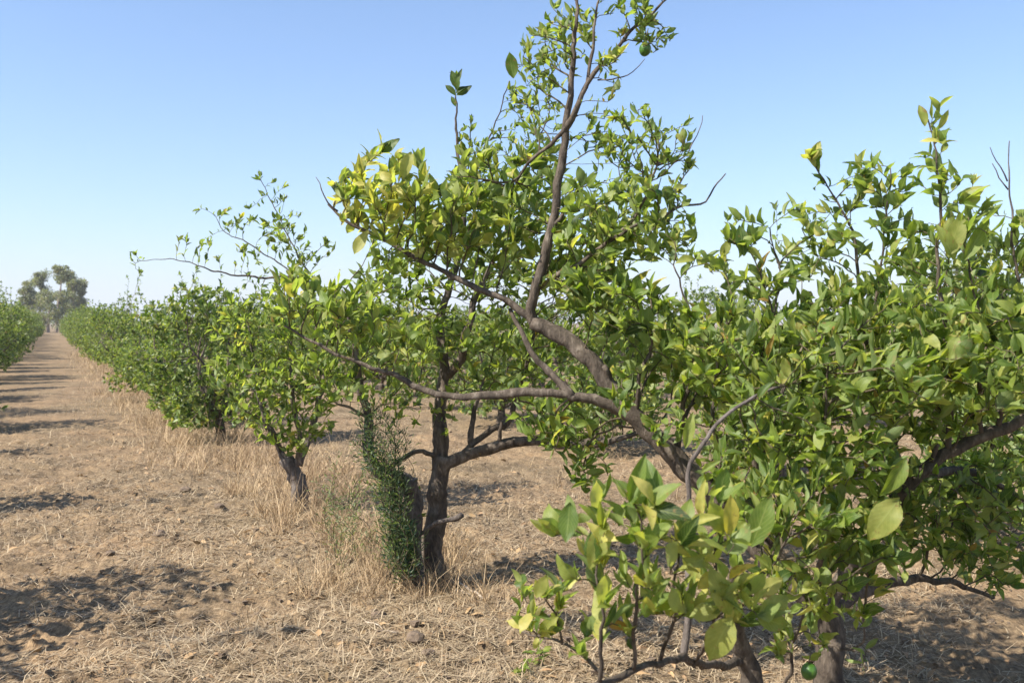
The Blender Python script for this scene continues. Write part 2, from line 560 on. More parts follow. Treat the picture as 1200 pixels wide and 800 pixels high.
def grow_leaves(P, par, gd, nb, r, kids, depth_tip, rs, size=.085, per_node=.8, cluster=4, leafy_depth=9, yellow_of=None, size_of=None, lift=.35):
    pos, dr, nm, sz, col = [], [], [], [], []
    n = len(P)
    for i in range(nb, n):
        if depth_tip[i] > leafy_depth:
            continue
        tip = not kids[i]
        k = (cluster + rs.integers(-1, 2)) if tip else (1 if rs.random() < per_node else 0)
        if k <= 0:
            continue
        g = gd[i]
        a = np.cross(g, [0.2, 0.1, 1.0]); a /= np.linalg.norm(a) + 1e-9
        b = np.cross(g, a)
        ph = i * 2.4
        for q in range(k):
            ang = ph + q * 2.4 + rs.normal(0, .3)
            sp = rs.uniform(.15, 1.0) if tip else rs.uniform(.5, 1.35)
            radial = a * math.cos(ang) + b * math.sin(ang)
            d = g * math.cos(sp) + radial * math.sin(sp) + np.array([0, 0, rs.normal(lift, .34)])
            nrm = g * .4 + np.array([-.15, -.1, .5]) - radial * .3 + rs.normal(0, .6, 3)
            pos.append(P[i] - g * rs.uniform(0, .03)); dr.append(d); nm.append(nrm)
            sz.append(size * rs.choice([rs.uniform(.35, .7), rs.uniform(.7, 1.25)], p=[.25, .75]))
    pos = np.array(pos); dr = np.array(dr); nm = np.array(nm); sz = np.array(sz)
    if size_of is not None:
        sz = sz * size_of(pos)
    y = yellow_of(pos) if yellow_of is not None else np.full(len(pos), .15)
    col = pick_colours(len(pos), y, rs)
    return pos, frames(dr, nm), sz, col

def leaf_mesh(name, templates, pos, rot, sz, shape, rgb):
    Vs, Fs, Us, Cs, n = [], [], [], [], 0
    for s, (V, F, UV) in enumerate(templates):
        m = np.where(shape == s)[0]
        if not len(m): continue
        W = np.einsum('nij,vj->nvi', rot[m], V) * sz[m][:, None, None] + pos[m][:, None]
        nv = len(V)
        Vs.append(W.reshape(-1, 3))
        Fs.append((F[None] + (np.arange(len(m)) * nv)[:, None, None] + n).reshape(-1, 4))
        Us.append(np.tile(UV, (len(m), 1)))
        Cs.append(np.repeat(rgb[m], nv, 0))
        n += len(m) * nv
    return fast_mesh(name, np.concatenate(Vs), np.concatenate(Fs), np.concatenate(Cs), np.concatenate(Us))

_leaf_cache = {}
def leaf_data(shape, colour, hi=True):
    key = (shape, colour, hi)
    if key not in _leaf_cache:
        V, F, UV = (HI if hi else MID)[shape]
        me = fast_mesh('leaf', V, F, np.tile(PALETTE[colour], (len(V), 1)), UV)
        me.materials.append(M_LEAF)
        _leaf_cache[key] = me
    return _leaf_cache[key]

ZCELL = 4
zbuf = np.full((210, 310), 1e9)
def splat(pos, rot, sz):
    """Sample points of every leaf on the picture plane."""
    u = np.array([[0, .25, 0], [0, .5, 0], [0, .75, 0], [.15, .5, 0], [-.15, .5, 0], [.1, .75, 0], [-.1, .75, 0], [.1, .3, 0], [-.1, .3, 0]])
    W = np.einsum('nij,vj->nvi', rot, u) * sz[:, None, None] + pos[:, None]
    x, y, d = project(W)
    cx = np.floor(x / ZCELL).astype(int); cy = np.floor(y / ZCELL).astype(int)
    ok = (cx >= 0) & (cx < 300) & (cy >= 0) & (cy < 200) & (d > .5)
    return cx, cy, d, ok

pending = []     # near trees whose leaves wait for the visibility pass

class Tree:
    """A hand-shaped near tree: limbs traced as 3-D paths, twigs grown between them and the leaf masses."""
    def __init__(self, name, base, label, category, seed):
        self.root = thing(name, tuple(base), label, category)
        self.base = np.asarray(base, float)
        self.rs = np.random.default_rng(seed)
        self.bp, self.bd = [], []
    def limb(self, name, pts, r0, r1, sides=10, grow=(0, 1), mat=None, rough=.14, power=1.0, wob=.008, flare=0):
        pts = [at(*p) for p in pts]
        Q, s = smooth_path(pts, .035, wob, self.rs)
        rad = r0 + (r1 - r0) * s ** power
        rad = rad * (1 + .05 * np.sin(s * 23 + self.rs.uniform(0, 6)) + self.rs.normal(0, .025, len(s)))
        if flare:
            rad = rad * (1 + flare * np.exp(-s * len(s) * .035 / .12))
        V, F = tube(Q, rad, sides, self.rs, rough)
        link(name, fast_mesh(name, V - self.base, F), mat or M_BARK, self.root)
        if grow:
            T = np.gradient(Q, axis=0); T /= np.linalg.norm(T, axis=1)[:, None] + 1e-9
            m = (s >= grow[0]) & (s <= grow[1])
            self.bp.append(Q[m]); self.bd.append(T[m] * .6)
        return Q
    def foliage(self, blobs, hi=True, leaf=.085, step=.045, kill=.075, cluster=4, per_node=.8, leafy=9, reach=1.2, up=.12, sub=2, mul=1.0):
        """blobs: (px, py, rx_px, ry_px, depth, depth_radius, count, yellow, size)"""
        rs = self.rs
        A, cen, yel, szs, rr = [], [], [], [], []
        for (px, py, rx, ry, d, dd, cnt, yl, sc) in blobs:
            cnt = int(cnt * mul)
            c = at(px, py, d)
            ax = np.array([rx * d / F_PX, dd, ry * d / F_PX])
            v = rs.normal(0, 1, (cnt, 3)); v /= np.linalg.norm(v, axis=1)[:, None]
            v *= (rs.random(cnt) ** (1 / 2.4))[:, None]
            pts = c + v * ax
            A.append(pts); cen.append(c); rr.append(ax); yel.append(yl); szs.append(sc)
        A = np.concatenate(A); A = A[A[:, 2] > .12]
        cen = np.array(cen); rr = np.array(rr); yel = np.array(yel); szs = np.array(szs)
        def owner(p):
            return (((p[:, None] - cen[None]) / rr[None]) ** 2).sum(-1).argmin(1)
        bp = np.concatenate(self.bp)[::sub]; bd = np.concatenate(self.bd)[::sub]
        P, par, gd, nb = colonise(bp, bd, A, step, kill, reach, 140, rs, up)
        chains, r, kids, dt = twig_chains(P, par, nb)
        tubes = [tube(P[c], np.concatenate([[r[c[1]]], r[c[1:]]]), 4 if len(c) < 8 else 5) for c in chains]
        V, F = join(tubes)
        link('twigs', fast_mesh('twigs', V - self.base, F), M_TWIG, self.root, kind='stuff')
        pos, rot, sz, col = grow_leaves(P, par, gd, nb, r, kids, dt, rs, leaf, per_node, cluster, leafy,
                                        lambda p: yel[owner(p)], lambda p: szs[owner(p)], .85)
        keep = pos[:, 2] > .05
        self.leaves = [pos[keep], rot[keep], sz[keep], col[keep]]
        self.shape = rs.integers(0, 9, keep.sum())
        self.hi = hi
        pending.append(self)
        print(self.root.name, 'twig nodes', len(P) - nb, 'leaves', keep.sum())
    def add_leaf(self, base, tip, depth, tip_depth, colour, shape, face=(0, -1, .5)):
        """One leaf given by where its stalk and its tip are."""
        b, t = at(*base, depth), at(*tip, tip_depth)
        d = t - b
        rot = frames(d[None], np.array([face], float))
        p, r_, s, c = self.leaves
        self.leaves = [np.vstack([p, b[None]]), np.concatenate([r_, rot]), np.append(s, np.linalg.norm(d)), np.append(c, colour)]
        self.shape = np.append(self.shape, shape)

def finish_near_trees(limit=300):
    global zbuf
    for t in pending:
        cx, cy, d, ok = splat(*t.leaves[:3])
        np.minimum.at(zbuf, (cy[ok], cx[ok]), d[ok])
    for t in pending:
        pos, rot, sz, col = t.leaves
        cx, cy, d, ok = splat(pos, rot, sz)
        vis = np.zeros(cx.shape, bool)
        vis[ok] = d[ok] <= zbuf[cy[ok], cx[ok]] + .02
        dc = np.maximum(d.mean(1), .3)
        view = pos - np.array([0, 0, CAM_H]); view /= np.linalg.norm(view, axis=1)[:, None]
        facing = np.abs((rot[:, :, 2] * view).sum(1)) * .8 + .2
        score = vis.mean(1) * (sz / dc) ** 2 * facing
        order = np.argsort(-score)[:limit]
        order = order[score[order] > 0]
        chosen = np.zeros(len(pos), bool); chosen[order] = True
        for i in order:
            o = bpy.data.objects.new('leaf', leaf_data(int(t.shape[i]), int(col[i]), t.hi))
            COL.objects.link(o)
            o.parent = t.root
            m = np.eye(4); m[:3, :3] = rot[i] * sz[i]; m[:3, 3] = pos[i] - t.base
            o.matrix_local = Matrix(m.tolist())
        rest = ~chosen
        jit = t.rs.uniform(.82, 1.2, (rest.sum(), 1))
        me = leaf_mesh('foliage', HI if t.hi else MID, pos[rest] - t.base, rot[rest], sz[rest], t.shape[rest], PALETTE[col[rest]] * jit)
        link('foliage', me, M_LEAF, t.root, kind='stuff')

# fruit
def fruit_mesh(rad):
    import bmesh
    bm = bmesh.new()
    bmesh.ops.create_uvsphere(bm, u_segments=14, v_segments=10, radius=rad)
    for v in bm.verts:
        z = v.co.z / rad
        v.co.z *= 1.12
        if z > .93: v.co.z -= rad * .06
        if z < -.93: v.co.z -= rad * .05
    for f in bm.faces: f.smooth = True
    me = bpy.data.meshes.new('fruit'); bm.to_mesh(me); bm.free()
    me.materials.append(M_FRUIT)
    return me
FRUIT = fruit_mesh(.024)
def add_fruit(tree, px, py, d, s=1.0, tilt=0):
    p = at(px, py, d) - tree.base
    o = link('fruit', FRUIT, None, tree.root)
    o.location = p; o.scale = (s, s, s); o.rotation_euler = (tilt, tilt * .6, 0)
    Q = np.array([p + [0, 0, .024 * s], p + [.006, .004, .05 * s], p + [.014, .01, .085 * s]])
    V, F = tube(Q, [.0022, .002, .002], 5)
    link('stalk', fast_mesh('stalk', V, F), M_TWIG, tree.root)

# ================================================================== the near tree on the right
b1 = at(980, 852, 3.72); b1[2] = -.03
T1 = Tree('citrus_tree', b1, 'nearest citrus tree, its long bare limb arching left across the picture', 'tree', 101)
main = T1.limb('trunk', [(982, 862, 3.72), (972, 800, 3.70), (974, 745, 3.70), (962, 712, 3.71), (905, 655, 3.76), (850, 597, 3.81), (795, 538, 3.86),
                 (745, 487, 3.90), (694, 424, 3.94), (655, 393, 3.98), (624, 378, 4.0)], .060, .030, 14, (.35, 1), flare=.25, power=1.2)
T1.limb('trunk', [(885, 862, 3.62), (880, 800, 3.6), (872, 765, 3.58), (862, 728, 3.5), (856, 690, 3.42), (862, 650, 3.4)], 0.0615, 0.0115, 12, (.5, 1), flare=.15, power=.9)
up = T1.limb('limb', [(628, 384, 4.0), (622, 362, 4.0), (636, 312, 4.0), (650, 250, 4.02), (658, 190, 4.03), (663, 148, 4.03), (671, 100, 4.02), (672, 50, 4.0), (674, 12, 4.0), (680, -40, 4.0)], 0.0254, 0.0057, 10, (.25, 1))
T1.limb('limb', [(662, 152, 4.03), (676, 130, 4.0), (688, 100, 3.98), (705, 78, 3.96), (738, 38, 3.95), (770, 10, 3.94), (800, -20, 3.94)], 0.0139, 0.0033, 8)
T1.limb('limb', [(688, 104, 3.98), (697, 60, 4.0), (697, 25, 4.0), (708, -30, 4.0)], 0.0082, 0.0025, 7)
T1.limb('limb', [(663, 150, 4.03), (645, 168, 4.06), (618, 192, 4.1), (605, 215, 4.15)], 0.0107, 0.0049, 8)
T1.limb('limb', [(632, 338, 4.0), (662, 318, 3.95), (705, 288, 3.9), (742, 255, 3.86), (762, 222, 3.84), (772, 190, 3.84)], 0.0131, 0.0041, 8)
T1.limb('dead_twig', [(716, 281, 3.88), (760, 258, 3.84), (800, 243, 3.82), (828, 236, 3.82), (838, 220, 3.82), (852, 204, 3.82)], .0075, .0025, 6, (0, .5), M_DEAD)
T1.limb('dead_twig', [(772, 200, 3.84), (798, 185, 3.84), (815, 160, 3.84), (822, 135, 3.84)], .004, .0015, 5, None, M_DEAD)
T1.limb('dead_twig', [(700, 93, 3.98), (722, 92, 3.95), (742, 84, 3.93), (755, 70, 3.92)], .004, .0016, 5, None, M_DEAD)
T1.limb('limb', [(632, 384, 4.0), (590, 352, 4.02), (545, 330, 4.05), (500, 308, 4.08), (450, 282, 4.1), (412, 262, 4.12), (385, 240, 4.12)], 0.0180, 0.0049, 9)
T1.limb('dead_twig', [(395, 248, 4.12), (380, 232, 4.1), (368, 208, 4.1)], .004, .0015, 5, None, M_DEAD)
T1.limb('limb', [(752, 498, 3.9), (715, 472, 3.9), (680, 463, 3.9), (620, 459, 3.92), (565, 464, 3.95), (512, 463, 4.0), (470, 443, 4.05), (420, 424, 4.1), (375, 405, 4.15), (335, 384, 4.2)], 0.0271, 0.0049, 10, (.3, 1), power=.75)
T1.limb('limb', [(672, 464, 3.9), (648, 440, 3.93), (625, 418, 3.97), (612, 392, 4.0), (598, 360, 4.05)], 0.0197, 0.0082, 9)
T1.limb('limb', [(966, 716, 3.71), (985, 682, 3.7), (1012, 642, 3.68), (1045, 590, 3.66), (1080, 552, 3.64), (1112, 528, 3.62), (1160, 508, 3.6), (1215, 484, 3.6), (1290, 450, 3.62)], 0.0344, 0.0164, 11, (.3, 1))
T1.limb('limb', [(970, 716, 3.71), (1020, 690, 3.9), (1070, 678, 4.1), (1120, 684, 4.25), (1165, 700, 4.35)], 0.0295, 0.0098, 9, (.5, 1))
T1.limb('limb', [(1070, 560, 3.64), (1120, 552, 3.8), (1160, 562, 3.95), (1200, 585, 4.1), (1260, 600, 4.2)], 0.0197, 0.0082, 8)
T1.limb('limb', [(1060, 572, 3.65), (1044, 500, 3.7), (1020, 420, 3.75), (1006, 340, 3.8), (1003, 280, 3.8), (975, 228, 3.78), (948, 182, 3.76)], 0.0139, 0.0025, 8)
T1.limb('limb', [(1112, 528, 3.62), (1116, 450, 3.6), (1106, 370, 3.58), (1098, 300, 3.56), (1104, 240, 3.55), (1098, 190, 3.54), (1084, 142, 3.54)], 0.0131, 0.0025, 8)
T1.limb('limb', [(1170, 504, 3.6), (1188, 420, 3.55), (1194, 340, 3.5), (1186, 285, 3.48)], 0.0115, 0.0041, 8)
T1.limb('dead_twig', [(1186, 290, 3.48), (1184, 240, 3.48), (1180, 200, 3.48), (1182, 165, 3.48)], .005, .0018, 5, None, M_DEAD)
T1.limb('dead_twig', [(1181, 212, 3.48), (1172, 195, 3.47), (1163, 172, 3.46)], .003, .0014, 5, None, M_DEAD)
T1.limb('dead_twig', [(1182, 222, 3.48), (1172, 206, 3.49), (1162, 190, 3.49)], .003, .0014, 5, None, M_DEAD)
T1.limb('limb', [(905, 655, 3.76), (890, 590, 3.7), (882, 510, 3.65), (892, 430, 3.62), (905, 370, 3.6), (890, 315, 3.6)], 0.0139, 0.0033, 8)
T1.limb('limb', [(955, 700, 3.7), (965, 620, 3.5), (962, 530, 3.4), (970, 450, 3.35), (962, 390, 3.3)], 0.0131, 0.0033, 8)
T1.limb('limb', [(806, 660, 3.0), (807, 605, 3.0), (807, 552, 3.0), (828, 513, 3.02), (862, 478, 3.08), (905, 456, 3.2), (940, 446, 3.4)], .0088, .0035, 8, (.4, 1), M_DEAD)
T1.limb('limb', [(868, 775, 3.56), (838, 778, 3.2), (800, 772, 2.85), (765, 778, 2.65), (725, 792, 2.55), (690, 806, 2.5)], 0.0164, 0.0082, 8)
T1.limb('limb', [(800, 773, 2.85), (806, 720, 2.9), (807, 640, 3.0)], 0.0115, 0.0098, 8, None, M_DEAD)
T1.limb('limb', [(742, 786, 2.58), (745, 730, 2.5), (752, 670, 2.45), (754, 610, 2.42), (744, 590, 2.4)], 0.0061, 0.0025, 7)
T1.limb('limb', [(715, 796, 2.54), (690, 772, 2.6), (660, 752, 2.7), (632, 745, 2.75), (608, 738, 2.8)], 0.0057, 0.0025, 7)
T1.limb('limb', [(662, 753, 2.7), (652, 722, 2.68), (636, 690, 2.66)], 0.0041, 0.0025, 6)
T1.limb('limb', [(815, 774, 2.95), (835, 740, 2.75), (845, 700, 2.6), (835, 650, 2.5)], 0.0066, 0.0025, 7)
T1.limb('limb', [(860, 725, 3.5), (880, 690, 3.3), (905, 660, 3.1), (925, 630, 3.0)], 0.0098, 0.0033, 7)
T1.limb('limb', [(955, 748, 3.7), (990, 760, 3.5), (1010, 752, 3.4), (1014, 715, 3.35)], 0.0066, 0.0025, 7)
T1.limb('limb', [(905, 830, 3.5), (925, 790, 3.35), (932, 750, 3.3), (945, 700, 3.2)], 0.0082, 0.0025, 7)

T1.limb('limb', [(792, 536, 3.86), (800, 480, 3.8), (812, 420, 3.75), (806, 360, 3.72), (790, 310, 3.7)], .012, .003, 7)
T1.limb('limb', [(850, 598, 3.81), (846, 540, 3.7), (834, 480, 3.6), (842, 410, 3.55), (858, 350, 3.52)], .012, .003, 7)
T1.limb('limb', [(745, 488, 3.9), (752, 440, 3.82), (765, 400, 3.8), (760, 350, 3.78)], .010, .003, 7)
T1.limb('pruning_stub', [(823, 569, 3.83), (832, 556, 3.80), (836, 546, 3.79)], .017, .015, 9, None, rough=.2)
T1.limb('pruning_stub', [(716, 452, 3.92), (712, 438, 3.90), (709, 430, 3.89)], .014, .012, 9, None, rough=.2)
T1.limb('pruning_stub', [(646, 265, 4.02), (656, 256, 4.0), (661, 252, 3.99)], .010, .009, 8, None, rough=.2)
T1.limb('pruning_stub', [(1092, 543, 3.63), (1096, 528, 3.61), (1098, 520, 3.6)], .011, .010, 8, None, rough=.2)
T1.limb('limb', [(700, 800, 2.52), (706, 740, 2.48), (698, 690, 2.45), (702, 640, 2.44)], .006, .0025, 6)
T1.limb('limb', [(775, 775, 2.7), (788, 720, 2.6), (792, 670, 2.55), (800, 620, 2.52)], .006, .0025, 6)
T1.limb('limb', [(1020, 420, 3.75), (1028, 340, 3.74), (1038, 270, 3.74), (1042, 196, 3.73)], .006, .0025, 6)
T1.limb('limb', [(900, 400, 3.61), (912, 330, 3.62), (903, 268, 3.63)], .006, .0025, 6)
T1.limb('limb', [(1150, 510, 3.6), (1148, 400, 3.52), (1140, 330, 3.48), (1128, 285, 3.46)], .008, .003, 6)
T1.foliage([
    (728, 478, 22, 20, 3.7, .08, 6, 0, .85), (785, 505, 24, 24, 3.62, .1, 8, .1, .85), (846, 560, 30, 30, 3.5, .14, 12, .2, .9), (903, 275, 10, 18, 3.63, .06, 4, .3, .9), (1150, 345, 26, 22, 3.5, .12, 8, .2, 1.0),
    (1085, 500, 60, 30, 3.7, .3, 44, .15, .9), (1160, 686, 30, 15, 4.3, .15, 12, .2, .85), (1030, 560, 40, 34, 3.6, .25, 22, .15, .9),
    (800, 402, 48, 38, 3.8, .25, 40, .2, .9), (848, 398, 44, 34, 3.55, .25, 32, .3, .9), (830, 455, 46, 40, 4.1, .2, 44, .25, .9), (770, 420, 38, 36, 4.15, .16, 28, .1, .9), (872, 540, 34, 36, 3.9, .18, 26, .25, .85),
    # upper left arm: yellowish leaves
    (455, 232, 62, 52, 4.10, .28, 56, 1.15, 1.0), (410, 240, 25, 40, 4.12, .15, 18, 1.3, .95), (520, 265, 60, 48, 4.10, .30, 56, .55, 1.0),
    (585, 270, 50, 60, 4.2, .26, 58, .2, 1.05), (560, 205, 30, 30, 4.15, .2, 14, .2, .8), (470, 300, 40, 22, 4.1, .2, 14, .3, .9),
    # end of the long arm and along it
    (345, 352, 32, 38, 4.2, .18, 22, .5, 1.05), (410, 372, 45, 36, 4.15, .22, 28, .25, 1.0), (480, 405, 40, 30, 4.1, .2, 14, .35, .9),
    # rising stem in the sky
    (625, 215, 36, 50, 4.25, .18, 40, .25, .9), (625, 110, 30, 50, 4.15, .16, 32, .3, .66), (668, 45, 36, 52, 4.14, .16, 38, .45, .72), (640, 60, 30, 34, 4.0, .18, 16, .4, .6), (700, 160, 30, 26, 4.0, .15, 8, .1, .6),
    (745, 18, 34, 28, 3.95, .18, 26, .2, .68), (765, 50, 25, 18, 3.94, .14, 9, .1, .6), (715, 85, 18, 28, 3.96, .12, 10, .6, .7), (674, -30, 40, 40, 4.0, .2, 25, .2, .7),
    # spray right of the stem
    (745, 175, 48, 42, 3.86, .22, 40, .2, .62), (790, 190, 28, 36, 3.84, .16, 18, .2, .58), (760, 235, 50, 32, 3.86, .22, 28, .3, .8),
    (700, 275, 55, 45, 3.95, .28, 40, .2, .95), (765, 285, 50, 34, 3.9, .22, 26, .4, .9), (665, 310, 50, 40, 4.25, .2, 26, .2, .95), (690, 350, 60, 34, 3.95, .25, 28, .05, 1.0), (735, 370, 45, 50, 3.85, .2, 28, .0, 1.0),
    # hanging leaves in the shade below the limb
    (655, 505, 42, 36, 4.1, .22, 50, .0, .85), (688, 545, 25, 36, 4.05, .15, 22, 0, .8), (620, 490, 30, 20, 4.15, .2, 14, 0, .8),
    # right crown
    (868, 285, 26, 30, 3.6, .12, 9, .1, 1.0), (830, 310, 24, 26, 3.65, .12, 6, .3, .9), (905, 345, 40, 34, 3.65, .25, 13, .3, .9), (955, 290, 38, 46, 3.75, .22, 20, .35, .85), (950, 190, 12, 16, 3.76, .06, 3, .9, .9),
    (1003, 225, 26, 36, 3.8, .16, 12, .3, .85), (1045, 232, 22, 36, 3.75, .14, 11, .3, .85), (1060, 300, 44, 40, 3.7, .25, 17, .2, .95), (1095, 210, 24, 34, 3.55, .12, 10, .3, .9), (1098, 155, 18, 24, 3.54, .08, 4, .5, .8),
    (1125, 275, 26, 26, 3.5, .16, 9, .4, 1.15), (1205, 290, 28, 30, 3.48, .18, 12, .2, 1.0), (1170, 392, 60, 46, 3.5, .32, 55, .2, 1.0), (1080, 388, 70, 44, 3.6, .35, 58, .25, .95), (1000, 380, 60, 44, 3.65, .35, 46, .3, .95),
    (920, 420, 65, 50, 3.5, .4, 70, .3, .9), (850, 430, 55, 55, 3.55, .35, 55, .25, .85), (1010, 450, 80, 50, 3.4, .4, 85, .2, .95), (1120, 450, 75, 50, 3.4, .4, 75, .15, .95), (1220, 440, 50, 60, 3.5, .4, 50, .15, 1.0),
    (895, 505, 55, 45, 3.4, .38, 60, .25, .85), (970, 535, 70, 45, 3.4, .38, 62, .2, .9), (1140, 585, 75, 48, 3.85, .35, 72, .1, .85), (1060, 600, 55, 45, 3.7, .3, 46, .1, .85), (1165, 655, 55, 32, 4.05, .25, 44, .35, .85), (1105, 640, 45, 30, 4.0, .2, 28, .1, .8),
    (930, 600, 60, 45, 3.2, .3, 66, .25, .95), (1000, 640, 54, 42, 3.3, .28, 54, .2, .95), (885, 610, 36, 34, 3.1, .2, 20, .2, .95),
    # low shoots close to the camera
    (738, 612, 55, 40, 2.42, .16, 10, 0.55, 1.07), (700, 650, 45, 62, 2.5, .16, 8, 0.55, 1.07), (760, 690, 60, 67, 2.48, .2, 14, 0.55, 1.07), (835, 640, 45, 56, 2.5, .16, 8, 0.80, 1.07), (850, 710, 50, 50, 2.6, .18, 9, 0.70, 1.07),
    (640, 715, 34, 40, 2.7, .14, 5, 0.55, 0.88), (610, 700, 20, 31, 2.75, .1, 2, 0.50, 0.77), (700, 740, 45, 34, 2.6, .14, 5, 0.45, 0.92), (905, 690, 50, 45, 3.1, .2, 15, 0.50, 0.92), (960, 690, 45, 45, 3.2, .2, 12, 0.50, 0.92), (1015, 700, 26, 40, 3.36, .1, 5, 0.60, 0.87), (930, 760, 40, 30, 3.3, .14, 7, 0.50, 0.83), (1015, 775, 14, 14, 3.4, .06, 2, 0.30, 0.77),
], hi=True, leaf=.082, cluster=4, per_node=1.0, leafy=9, step=.034, kill=.044, mul=3.3, up=.5)
# single leaves that stand out
for a in [((668, 588), (664, 636), 2.35, 2.33, 3, 2), ((712, 612), (690, 668), 2.42, 2.4, 7, 0), ((738, 590), (756, 532), 2.38, 2.36, 4, 3), ((775, 590), (757, 535), 2.37, 2.38, 3, 1), ((808, 612), (842, 604), 2.42, 2.36, 8, 3), ((838, 640), (792, 640), 2.5, 2.42, 8, 0), ((858, 722), (826, 780), 2.42, 2.39, 7, 8), ((855, 720), (835, 665), 2.44, 2.42, 7, 0),
          ((1062, 536), (1038, 586), 3.02, 3.0, 5, 1), ((1054, 584), (1017, 633), 3.0, 2.96, 7, 8), ((880, 640), (905, 580), 2.8, 2.78, 4, 0), ((803, 525), (812, 482), 2.9, 2.9, 6, 3), ((872, 300), (868, 262), 3.5, 3.5, 2, 0), ((874, 288), (896, 308), 3.5, 3.48, 7, 3), ((1084, 148), (1079, 121), 3.53, 3.53, 7, 0), ((1100, 152), (1112, 128), 3.53, 3.52, 8, 3), ((950, 190), (962, 164), 3.75, 3.74, 9, 0), ((955, 196), (945, 172), 3.75, 3.74, 8, 1), ((690, 165), (683, 178), 4.0, 4.0, 1, 4), ((602, 92), (596, 62), 3.95, 3.95, 4, 2), ((628, 700), (640, 672), 2.6, 2.6, 8, 2), ((482, 178), (470, 210), 4.0, 4.0, 8, 0), ((415, 298), (430, 268), 4.0, 4.0, 8, 0),
          ((1110, 300), (1130, 250), 3.45, 3.42, 7, 0), ((1130, 305), (1160, 255), 3.45, 3.42, 5, 3), ((1118, 305), (1105, 262), 3.45, 3.4, 6, 1)]:
    T1.add_leaf(*a)
add_fruit(T1, 756, 58, 3.93, 1.05, .3)
add_fruit(T1, 948, 786, 3.25, 1.15, .2)
add_fruit(T1, 857, 622, 2.95, .8, .5)
add_fruit(T1, 771, 228, 3.80, .8, .6)

# ================================================================== second tree
b2 = at(505, 686, 5.75); b2[2] = -.03
T2 = Tree('citrus_tree', b2, 'citrus tree with a smooth bare trunk and a dark weed-wrapped stump beside it', 'tree', 202)
T2.limb('trunk', [(508, 700, 5.75), (506, 660, 5.75), (511, 610, 5.75), (514, 560, 5.75), (519, 535, 5.75)], 0.0739, 0.0588, 14, None, flare=.2)
T2.limb('limb', [(517, 550, 5.75), (514, 505, 5.75), (516, 470, 5.78), (522, 430, 5.8), (516, 385, 5.82), (526, 340, 5.85), (540, 290, 5.9), (545, 240, 5.95), (536, 170, 5.95), (534, 110, 5.95)], 0.0470, 0.0042, 11, (.4, 1), power=.8)
T2.limb('limb', [(519, 545, 5.75), (548, 532, 5.75), (580, 523, 5.75), (615, 516, 5.75), (660, 522, 5.72), (705, 519, 5.7), (750, 505, 5.7)], 0.0437, 0.0151, 10, (.55, 1), power=.8)
T2.limb('limb', [(545, 531, 5.75), (562, 512, 5.78), (580, 500, 5.8), (594, 494, 5.85), (610, 450, 5.9), (625, 390, 5.95), (630, 310, 6.0)], 0.0218, 0.0059, 9, (.5, 1))
T2.limb('limb', [(552, 520, 5.77), (554, 490, 5.8), (560, 468, 5.8), (572, 430, 5.8)], 0.0185, 0.0067, 8, (.6, 1))
T2.limb('limb', [(524, 440, 5.8), (540, 420, 5.75), (546, 395, 5.7), (560, 345, 5.7), (590, 280, 5.7), (610, 200, 5.7)], 0.0286, 0.0050, 9, (.3, 1))
T2.limb('limb', [(584, 522, 5.75), (586, 505, 5.72), (588, 492, 5.7)], 0.0151, 0.0101, 8, None)
T2.limb('stump', [(494, 705, 5.6), (486, 665, 5.6), (482, 625, 5.62), (484, 590, 5.62), (478, 568, 5.62), (458, 557, 5.6), (440, 548, 5.58), (432, 522, 5.56), (432, 490, 5.55), (424, 455, 5.5), (415, 400, 5.45), (400, 340, 5.4)], 0.0630, 0.0067, 12, (.7, 1), M_DEAD, rough=.2)
T2.limb('stump', [(482, 612, 5.62), (482, 588, 5.62), (481, 562, 5.60)], 0.0462, 0.0420, 12, None, M_DEAD, rough=.16)
T2.limb('dead_stub', [(482, 632, 5.6), (498, 622, 5.55), (520, 611, 5.5), (541, 603, 5.46)], 0.0118, 0.0185, 8, None, M_DEAD, rough=.15)
T2.limb('limb', [(516, 540, 5.75), (495, 530, 5.7), (475, 535, 5.65), (458, 548, 5.6)], 0.0168, 0.0134, 8, None)
T2.limb('limb', [(432, 490, 5.55), (412, 478, 5.5), (392, 470, 5.45), (378, 450, 5.4)], 0.0118, 0.0042, 7)
T2.limb('limb', [(545, 250, 5.95), (560, 205, 5.93), (572, 165, 5.9), (590, 120, 5.88), (596, 95, 5.86)], 0.0084, 0.0030, 6)
T2.limb('limb', [(606, 215, 5.7), (622, 180, 5.75), (640, 140, 5.8), (648, 110, 5.82)], 0.0067, 0.0030, 6)
T2.limb('limb', [(545, 250, 5.95), (549, 200, 5.95), (551, 150, 5.95)], 0.0067, 0.0030, 6)
